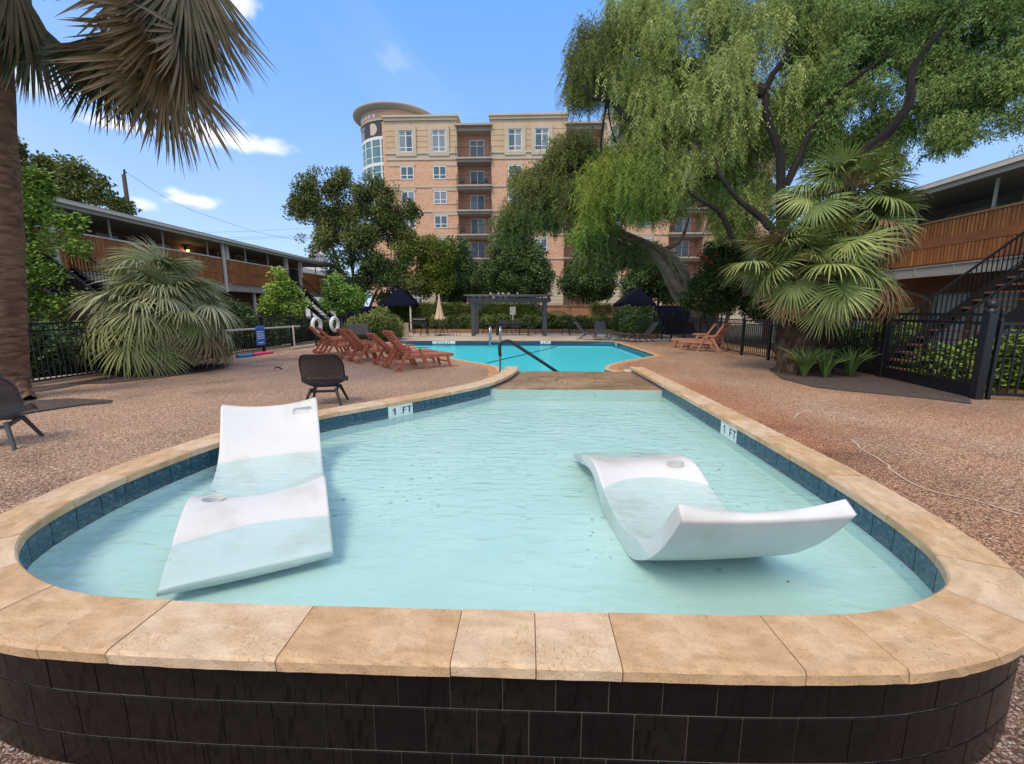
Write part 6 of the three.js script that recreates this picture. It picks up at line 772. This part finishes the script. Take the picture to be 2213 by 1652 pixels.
{ // things hung on the picket fence: long pole, blue sign, white notice
  const a = Xp(645, 686, LX + 0.13), b = Xp(380, 700, LX + 0.16), pl = thing('reach_pole', 'long pale pole hung along the picket fence', 'pole'); a.y = Xp(645, 705.5, LX + 0.13).y; b.y = a.y + 0.02;
  part('shaft', rod(V(LX + 0.14, a.y, a.z), V(LX + 0.14, b.y, b.z), 0.035, 0.035, 10), mat([0.52, 0.5, 0.48], 0.4), pl); for (const f of [0.1, 0.45, 0.8]) part('hook', box(0.12, 0.03, 0.03, LX + 0.08, a.y - 0.03, lerp(a.z, b.z, f)), M.grayPaint, pl);
  const s = Xp(563, 725, LX + 0.19); sign('blue_sign', 'blue pool notice hanging over the long pole on the fence', 0.55, 0.74, [LX + 0.19, s.y, s.z], Math.PI / 2, (x, w, h) => { x.fillStyle = '#1f5fb0'; x.fillRect(0, 0, w, h); x.strokeStyle = '#8fb4dd'; x.lineWidth = 3; x.strokeRect(5, 5, w - 10, h - 10); rowsOf(x, w, h, 4, 0.28, 0.115, '#e6eef8', 0.06, 0.12); rowsOf(x, w, h, 1, 0.84, 0.1, '#e6eef8', 0.07, 0.2); x.fillStyle = '#3c7ccb'; x.fillRect(0, 0, w, h * 0.14); }, { cw: 128, back: mat([0.02, 0.1, 0.38], 0.5) });
  const q = Xp(452, 718, LX + 0.1); sign('white_notice', 'pale pink white notice board on the fence behind palm fronds', 0.95, 1.0, [LX + 0.1, q.y, q.z], Math.PI / 2, (x, w, h) => { x.fillStyle = '#cbbfb8'; x.fillRect(0, 0, w, h); rowsOf(x, w, h, 8, 0.3, 0.07, '#6b615e', 0.025); });
  const pp = Xp(634, 720, LX + 0.3); solo('white_upright', rod(V(LX + 0.3, 0.0, pp.z), V(LX + 0.3, 1.0, pp.z), 0.035, 0.035, 10), M.offwhite, 'white upright pipe under the end of the long pole', 'pipe');
  // pool noodles, hose, kerb stop
  const nn = G(512, 774), nm = G(545, 770.5), ne = G(588, 764.5), foam = (c) => mat(c, 0.9);
  solo('pool_noodle', tube([V(nn.x, 0.05, nn.z), V(nm.x, 0.05, nm.z)], 0.06, 12, 10), foam([0.03, 0.24, 0.55]), 'blue foam pool noodle lying on the deck by the fence', 'pool noodle', 'pool noodles on the deck'); const nq = nm.clone().lerp(ne, 0.04); solo('pool_noodle', tube([V(nq.x, 0.05, nq.z), V(lerp(nq.x, ne.x, 0.5) - 0.06, 0.05, lerp(nq.z, ne.z, 0.5)), V(ne.x, 0.05, ne.z)], 0.06, 12, 10), foam([0.75, 0.07, 0.17]), 'pink foam pool noodle lying on the deck by the fence', 'pool noodle', 'pool noodles on the deck');
  const st = G(655, 753); solo('kerb_stop', rbox(0.16, 0.12, 1.5, 0.03).rotateY(-0.12).translate(st.x, 0.06, st.z), M.concrete, 'pale concrete kerb stop lying on the deck before the fence', 'kerb');
  solo('white_hose', tube([[75, 833], [130, 826], [200, 818], [260, 805], [300, 800], [345, 797]].map(([x, y]) => { const p = G(x, y - 4); p.y = 0.08; return p; }), 0.028, 60, 8), mat([0.55, 0.48, 0.40], 0.6), 'pale pipe lying along the gravel bed under the palm bush', 'pipe');
  solo('bed_edging', tube([[0, 906], [60, 895], [150, 881], [243, 868]].map(([x, y]) => { const p = G(x, y); p.y = 0.008; return p; }), 0.016, 30, 6), mat([0.03, 0.024, 0.024], 0.8), 'dark edging strip round the small bed at the big palm foot', 'edging');
  solo('twig', tube([V(...G(592, 797).toArray()), V(...G(600, 796).toArray()).add(V(0, 0.03, 0)), V(...G(610, 799).toArray())], 0.018, 12, 6), M.barkDark, 'short dark twig lying on the pebble deck', 'twig');
}
// ---------------------------------------------------------------- life rings on posts
{
  const white = mat([0.74, 0.74, 0.72], 0.55), ringAt = (label, px, py, base, turn) => {
    const b = G(...base), z = b.z, c = Zp(px, py, z), t = thing('life_ring', label, 'life ring', 'life rings on posts', [b.x, 0, z], 0);
    part('post', rod(V(0, 0, 0), V(0, c.y + 0.1, 0), 0.045, 0.045, 10), M.fenceMetal, t); part('post_plate', new THREE.CylinderGeometry(0.14, 0.16, 0.03, 14).translate(0, 0.016, 0), M.fenceMetal, t);
    const rg = part('ring', new THREE.TorusGeometry(0.31, 0.085, 14, 40).rotateY(turn).translate(c.x - b.x + 0.09, c.y, 0.09), white, t); for (let k = 0; k < 4; k++) { const a = k * Math.PI / 2 + 0.78, g = new THREE.TorusGeometry(0.088, 0.02, 8, 16).rotateY(Math.PI / 2).rotateZ(Math.PI / 2 * 0).translate(0.31, 0, 0).rotateZ(a).rotateY(turn).translate(c.x - b.x + 0.09, c.y, 0.09); part('strap', g, mat([0.62, 0.62, 0.6], 0.6), rg); }
    return t;
  };
  ringAt('white life ring on a post by the outermost wooden chaise', 682, 703, [684, 748], 1.45); ringAt('white life ring on a post near the dark grey tub chair', 721, 701, [722, 743], 1.45);
}
// ---------------------------------------------------------------- wooden chaises
M.redwood = [0, 1, 2].map((k) => mat([1, 1, 1], 0.55, { map: boardTex(60 + k, [0.28 + 0.03 * k, 0.085, 0.042], [0.50 + 0.03 * k, 0.18, 0.095]) }));
function chaise(label, x, z, turn, back = 0.86, m = M.redwood, group = 'wooden chaises on the pebble deck') {   // foot end towards +z
  const t = thing('wooden_chaise', label, 'chaise', group, [x, 0, z], turn), W = 0.34, S = 0.36;
  for (const s of [-1, 1]) {
    part('side_rail', rbox(0.04, 0.09, 1.42, 0.01, s * W, S, 0.25), m[0], t);
    part('leg', bar(V(s * W, 0, 0.86), V(s * (W - 0.01), S, 0.76), 0.045, 0.075), m[1], t); part('leg', bar(V(s * (W + 0.045), 0, 0.12), V(s * (W + 0.045), 0.58, -0.12), 0.04, 0.075), m[1], t);
    part('rear_leg', bar(V(s * (W + 0.045), 0.09, -0.72), V(s * (W + 0.045), 0.60, -0.40), 0.04, 0.08), m[1], t); part('armrest', rbox(0.085, 0.03, 0.62, 0.01, s * (W + 0.045), 0.615, -0.2), m[2], t);
    const wh = part('wheel', new THREE.CylinderGeometry(0.085, 0.085, 0.045, 20).rotateZ(Math.PI / 2).translate(s * (W + 0.095), 0.085, -0.74), m[0], t); part('hub', new THREE.CylinderGeometry(0.022, 0.022, 0.06, 10).rotateZ(Math.PI / 2).translate(s * (W + 0.095), 0.085, -0.74), M.iron, wh);
  }
  for (let k = 0; k < 13; k++) part('seat_slat', rbox(2 * W - 0.045, 0.022, 0.072, 0.006, 0, S + 0.036, -0.38 + k * 0.102 + 0.05), m[k % 3], t);
  part('cross_bar', [bar(V(-W, 0.16, 0.82), V(W, 0.16, 0.82), 0.035), bar(V(-W, 0.2, -0.63), V(W, 0.2, -0.63), 0.035), bar(V(-W - 0.04, 0.085, -0.74), V(W + 0.04, 0.085, -0.74), 0.03)], m[1], t);
  const L = 0.84, q = V(0, Math.sin(back), -Math.cos(back)), o = V(0, S + 0.02, -0.34), R_ = new THREE.Matrix4().makeRotationX(back);
  const bk = part('backrest', [-1, 1].map((s) => bar(o.clone().add(V(s * (W - 0.05), 0, 0)), o.clone().addScaledVector(q, L).add(V(s * (W - 0.05), 0, 0)), 0.04, 0.055)), m[1], t);
  for (let k = 0; k < 9; k++) { const p = o.clone().addScaledVector(q, 0.07 + k * 0.092), g = rbox(2 * W - 0.06 + (k === 8 ? 0.05 : 0), 0.022, k === 8 ? 0.11 : 0.056, 0.006).applyMatrix4(R_).translate(0, p.y + 0.034 * Math.cos(back), p.z + 0.034 * Math.sin(back)); part('back_slat', g, m[k % 3], bk); }
  return t;
}
{
  const D = V(0.8, 0, -0.6);
  [[685, 766, 'wooden chaise farthest from the pool, beside the life rings'], [702, 770.5, 'wooden chaise second from the life rings'], [747, 779, 'wooden chaise third from the life rings'], [766, 784, 'wooden chaise fourth from the life rings'], [821, 792, 'wooden chaise second from the handrail with a lowered backrest', 0.72], [849, 800, 'wooden chaise closest to the handrail at the pool edge', 0.9]].forEach(([px, py, l, bk], k) => { const w = G(px, py), c = w.clone().addScaledVector(D, 0.74); chaise(l, c.x, c.z, Math.atan2(D.x, D.z) + (h2(k, 3, 1) - 0.5) * 0.08, bk ?? 0.84); });
  const pale = [0, 1, 2].map((k) => mat([1, 1, 1], 0.6, { map: boardTex(70 + k, [0.33, 0.135, 0.085], [0.50, 0.24, 0.165]) })), place = (a, b, l, off) => { const f = G(...a), r = G(...b), d = r.clone().sub(f).normalize(), c = f.clone().lerp(r, 0.5).addScaledVector(V(d.z, 0, -d.x), off); chaise(l, c.x, c.z, Math.atan2(-d.x, -d.z), 1.0, pale, 'pale wooden chaises by the fence'); };
  place([1473, 757.5], [1559, 763.5], 'pale wooden chaise seen from its side, nearer the tall palm', 0.36); place([1452, 752], [1549, 755.5], 'pale wooden chaise with backrest facing the pool, farther from the tall palm', 0.36);
}
// ---------------------------------------------------------------- grey sling loungers and the tub chair
{
  const fr = mat([0.03, 0.028, 0.03], 0.5);
  const slingL = (label, px, py, turn) => { const p = G(px, py), t = thing('sling_lounger', label, 'lounger', 'grey sling loungers beyond the swimming pool', [p.x, 0.006, p.z], turn), pts = [[-0.85, 1.0], [-0.7, 0.82], [-0.45, 0.52], [-0.2, 0.36], [0.1, 0.34], [0.5, 0.37], [0.85, 0.36]].map(([z, y]) => V(0, y, z)), c = new THREE.CatmullRomCurve3(pts), pos = [], n = 24; for (let i = 0; i < n; i++) { const a = c.getPoint(i / n), b = c.getPoint((i + 1) / n); for (const dy of [0, 0.02]) pos.push(-0.3, a.y + dy, a.z, 0.3, a.y + dy, a.z, 0.3, b.y + dy, b.z, -0.3, a.y + dy, a.z, 0.3, b.y + dy, b.z, -0.3, b.y + dy, b.z); } const g = new THREE.BufferGeometry(); g.setAttribute('position', new THREE.Float32BufferAttribute(pos, 3)); g.computeVertexNormals(); part('sling', g, M.sling, t); for (const s of [-1, 1]) { part('side_tube', tube(pts.map((q) => V(s * 0.31, q.y + 0.01, q.z)), 0.02, 30, 7), fr, t); part('leg', tube([V(s * 0.31, 0.35, 0.1), V(s * 0.33, 0.2, 0.35), V(s * 0.36, 0.0, 0.65)], 0.02, 12, 6), fr, t); part('leg', tube([V(s * 0.31, 0.35, -0.1), V(s * 0.33, 0.2, -0.35), V(s * 0.36, 0.0, -0.62)], 0.02, 12, 6), fr, t); } part('cross_tube', rod(V(-0.31, 0.34, 0), V(0.31, 0.34, 0), 0.018), fr, t); };
  slingL('grey sling lounger seen from its side beside the bar table', 1273, 734.5, 1.2); slingL('grey sling lounger facing the pool squarely', 1299, 734.5, -0.05); slingL('grey sling lounger by the pool corner with its back to the hedge blocks', 1357, 737, -2.1); slingL('grey sling lounger by the pool corner with its back to the fence', 1384, 739, -1.35);
  const g = G(779, 745), t = thing('tub_chair', 'dark grey plastic chair seen from behind near the life rings', 'chair', null, [g.x, 0, g.z], Math.PI + 0.15), m = mat([0.045, 0.048, 0.055], 0.6);
  part('backrest', rbox(0.98, 0.52, 0.07, 0.05).rotateX(0.12).translate(0, 0.74, -0.34), m, t); part('seat', rbox(0.92, 0.08, 0.66, 0.03, 0, 0.44, 0), m, t); for (const s of [-1, 1]) { part('armrest', rbox(0.08, 0.05, 0.66, 0.02, s * 0.47, 0.66, 0), m, t); for (const zz of [-0.3, 0.3]) part('leg', box(0.07, 0.64, 0.07, s * 0.46, 0.32, zz), m, t); }
  const rk = G(1345, 740), st = thing('tray_stand', 'thin folding side stand between the sling loungers', 'stand', null, [G(1335, 735).x, 0.006, G(1335, 735).z]); part('top_tray', box(0.9, 0.025, 0.5, 0, 0.28, 0), fr, st); for (const s of [-1, 1]) part('leg', [rod(V(s * 0.4, 0.28, 0.2), V(s * 0.4, 0, -0.2), 0.012), rod(V(s * 0.4, 0.28, -0.2), V(s * 0.4, 0, 0.2), 0.012)], fr, st);
}
// ---------------------------------------------------------------- perforated shell chairs
function shellChair(label, x, z, turn, m, hole) {
  const t = thing('mesh_chair', label, 'chair', 'dark mesh shell chairs on the deck', [x, 0, z], turn);
  const S = (u, v) => { const b = sst(0.30, 0.62, v), vv = clamp((v - 0.42) / 0.58), y = 0.38 - 0.16 * v - 0.04 * Math.sin(Math.PI * clamp(v / 0.42)) * (1 - b) + b * (vv * 0.66 + 0.02), zz = lerp(0.30 - v * 1.1, -0.17 - vv * 0.22, b), top = sst(0.8, 1.0, v), wd = 0.36 * (1 - 0.10 * top) * (v < 0.1 ? 0.94 + 0.6 * v : 1), side = Math.pow(Math.abs(u), 2.6), rise = 0.17 * side * (1 - b) * sst(0.0, 0.25, v) , wrap = 0.13 * side * b * (1 - 0.4 * top); return V(u * wd * (1 - 0.04 * side), y + rise, zz + wrap); };
  const inside = (u, v) => { const a = Math.abs(u), c = Math.min(v, 1 - v); return c > 0.13 || a < 1 - 0.24 * (1 - Math.sqrt(Math.max(0, 1 - ((0.13 - c) / 0.13) ** 2))); };
  const rib = []; const ribbon = (f, n, w) => { let run = []; const flush = () => { if (run.length > 1) { const pos = []; for (let i = 0; i < run.length - 1; i++) { const [a, b] = [run[i], run[i + 1]]; pos.push(...a[0], ...b[0], ...b[1], ...a[0], ...b[1], ...a[1]); } const g = new THREE.BufferGeometry(); g.setAttribute('position', new THREE.Float32BufferAttribute(pos, 3)); g.computeVertexNormals(); rib.push(g); } run = []; }; for (let i = 0; i <= n; i++) { const [u, v] = f(i / n); if (Math.abs(u) > 1 || v < 0 || v > 1 || !inside(u, v)) { flush(); continue; } const p = S(u, v), q = f(Math.min(1, i / n + 0.01)), d = S(clamp(q[0], -1, 1), clamp(q[1], 0, 1)).sub(p).normalize(), nn = S(clamp(u + 0.02, -1, 1), v).sub(S(clamp(u - 0.02, -1, 1), v)).cross(S(u, clamp(v + 0.02)).sub(S(u, clamp(v - 0.02)))).normalize(), sd = d.cross(nn).normalize().multiplyScalar(w / 2); run.push([p.clone().add(sd).toArray(), p.clone().sub(sd).toArray()]); } flush(); };
  const N = hole; for (let k = -N; k <= 2 * N; k++) { const c = k / N * 2; ribbon((s) => [-1 + 2 * s, (c - 1 + 2 * s) * 0.5 + 0.0], 60, 0.016); ribbon((s) => [1 - 2 * s, (c - 1 + 2 * s) * 0.5 + 0.0], 60, 0.016); }
  part('mesh_shell', rib, m, t);
  const edge = []; for (let i = 0; i < 72; i++) { const a = i / 72 * 2 * Math.PI, cx = Math.cos(a), sy = Math.sin(a), p = 0.16, q = Math.pow(Math.abs(cx), p) * Math.sign(cx), r = Math.pow(Math.abs(sy), p) * Math.sign(sy), k = 1 / Math.pow(Math.pow(Math.abs(cx), 7) + Math.pow(Math.abs(sy), 7), 1 / 7); edge.push(S(clamp(cx * k, -0.995, 0.995), clamp(0.5 + 0.5 * sy * k, 0.003, 0.997))); }
  part('rim', tube(edge, 0.0135, 150, 8, true), m, t);
  for (const [a, b] of [[-1, 1], [1, 1], [-1, -1], [1, -1]]) part('leg', rod(V(a * 0.2, 0.3, b * 0.17), V(a * 0.3, 0.0, b * 0.31 - 0.02), 0.026, 0.02, 10), m, t); part('underframe', [bar(V(-0.2, 0.25, -0.17), V(0.2, 0.25, -0.17), 0.03, 0.04), bar(V(-0.2, 0.29, 0.17), V(0.2, 0.29, 0.17), 0.03, 0.04), bar(V(-0.19, 0.25, -0.17), V(-0.19, 0.29, 0.17), 0.03, 0.04), bar(V(0.19, 0.25, -0.17), V(0.19, 0.29, 0.17), 0.03, 0.04)], m, t);
}
shellChair('black perforated shell chair standing behind the raised pool coping', -3.52, -7.2, Math.atan2(-0.22, -0.97), mat([0.016, 0.013, 0.015], 0.45), 26);
shellChair('charcoal perforated shell chair beside the big palm foot', -6.42, -4.72, Math.atan2(-0.48, -0.88), mat([0.05, 0.052, 0.058], 0.45), 26);
// ================================================================ leaf litter on the deck and on the pool floor
{
  R = rngOf(900); const l = []; for (let k = 0; k < 156; k++) { const deck = k < 140, x = deck ? (k % 2 ? rr(2.7, 8) : rr(-9.5, -3.4)) : rr(-2.2, 1.9), z = deck ? -rr(2.5, 20) : -rr(1.8, 6.4); if (deck && x > -7 && x < 4.7 && z < -12) continue; const a = rr(0, 6.28), d = V(Math.cos(a), rr(0, 0.2), Math.sin(a)).normalize(); l.push([V(x, deck ? 0.012 : BED + 0.006, z), d, d.clone().cross(V(0, 1, 0)).normalize(), rr(0.015, 0.04), rr(0.006, 0.014)]); }
  const m = part('leaf_litter', leafQuads(l), mat([0.075, 0.05, 0.03], 0.8), scene); m.userData = { kind: 'stuff', label: 'small fallen leaves scattered over the deck and pool floor', category: 'leaves' };
}
renderer.render(scene, camera);
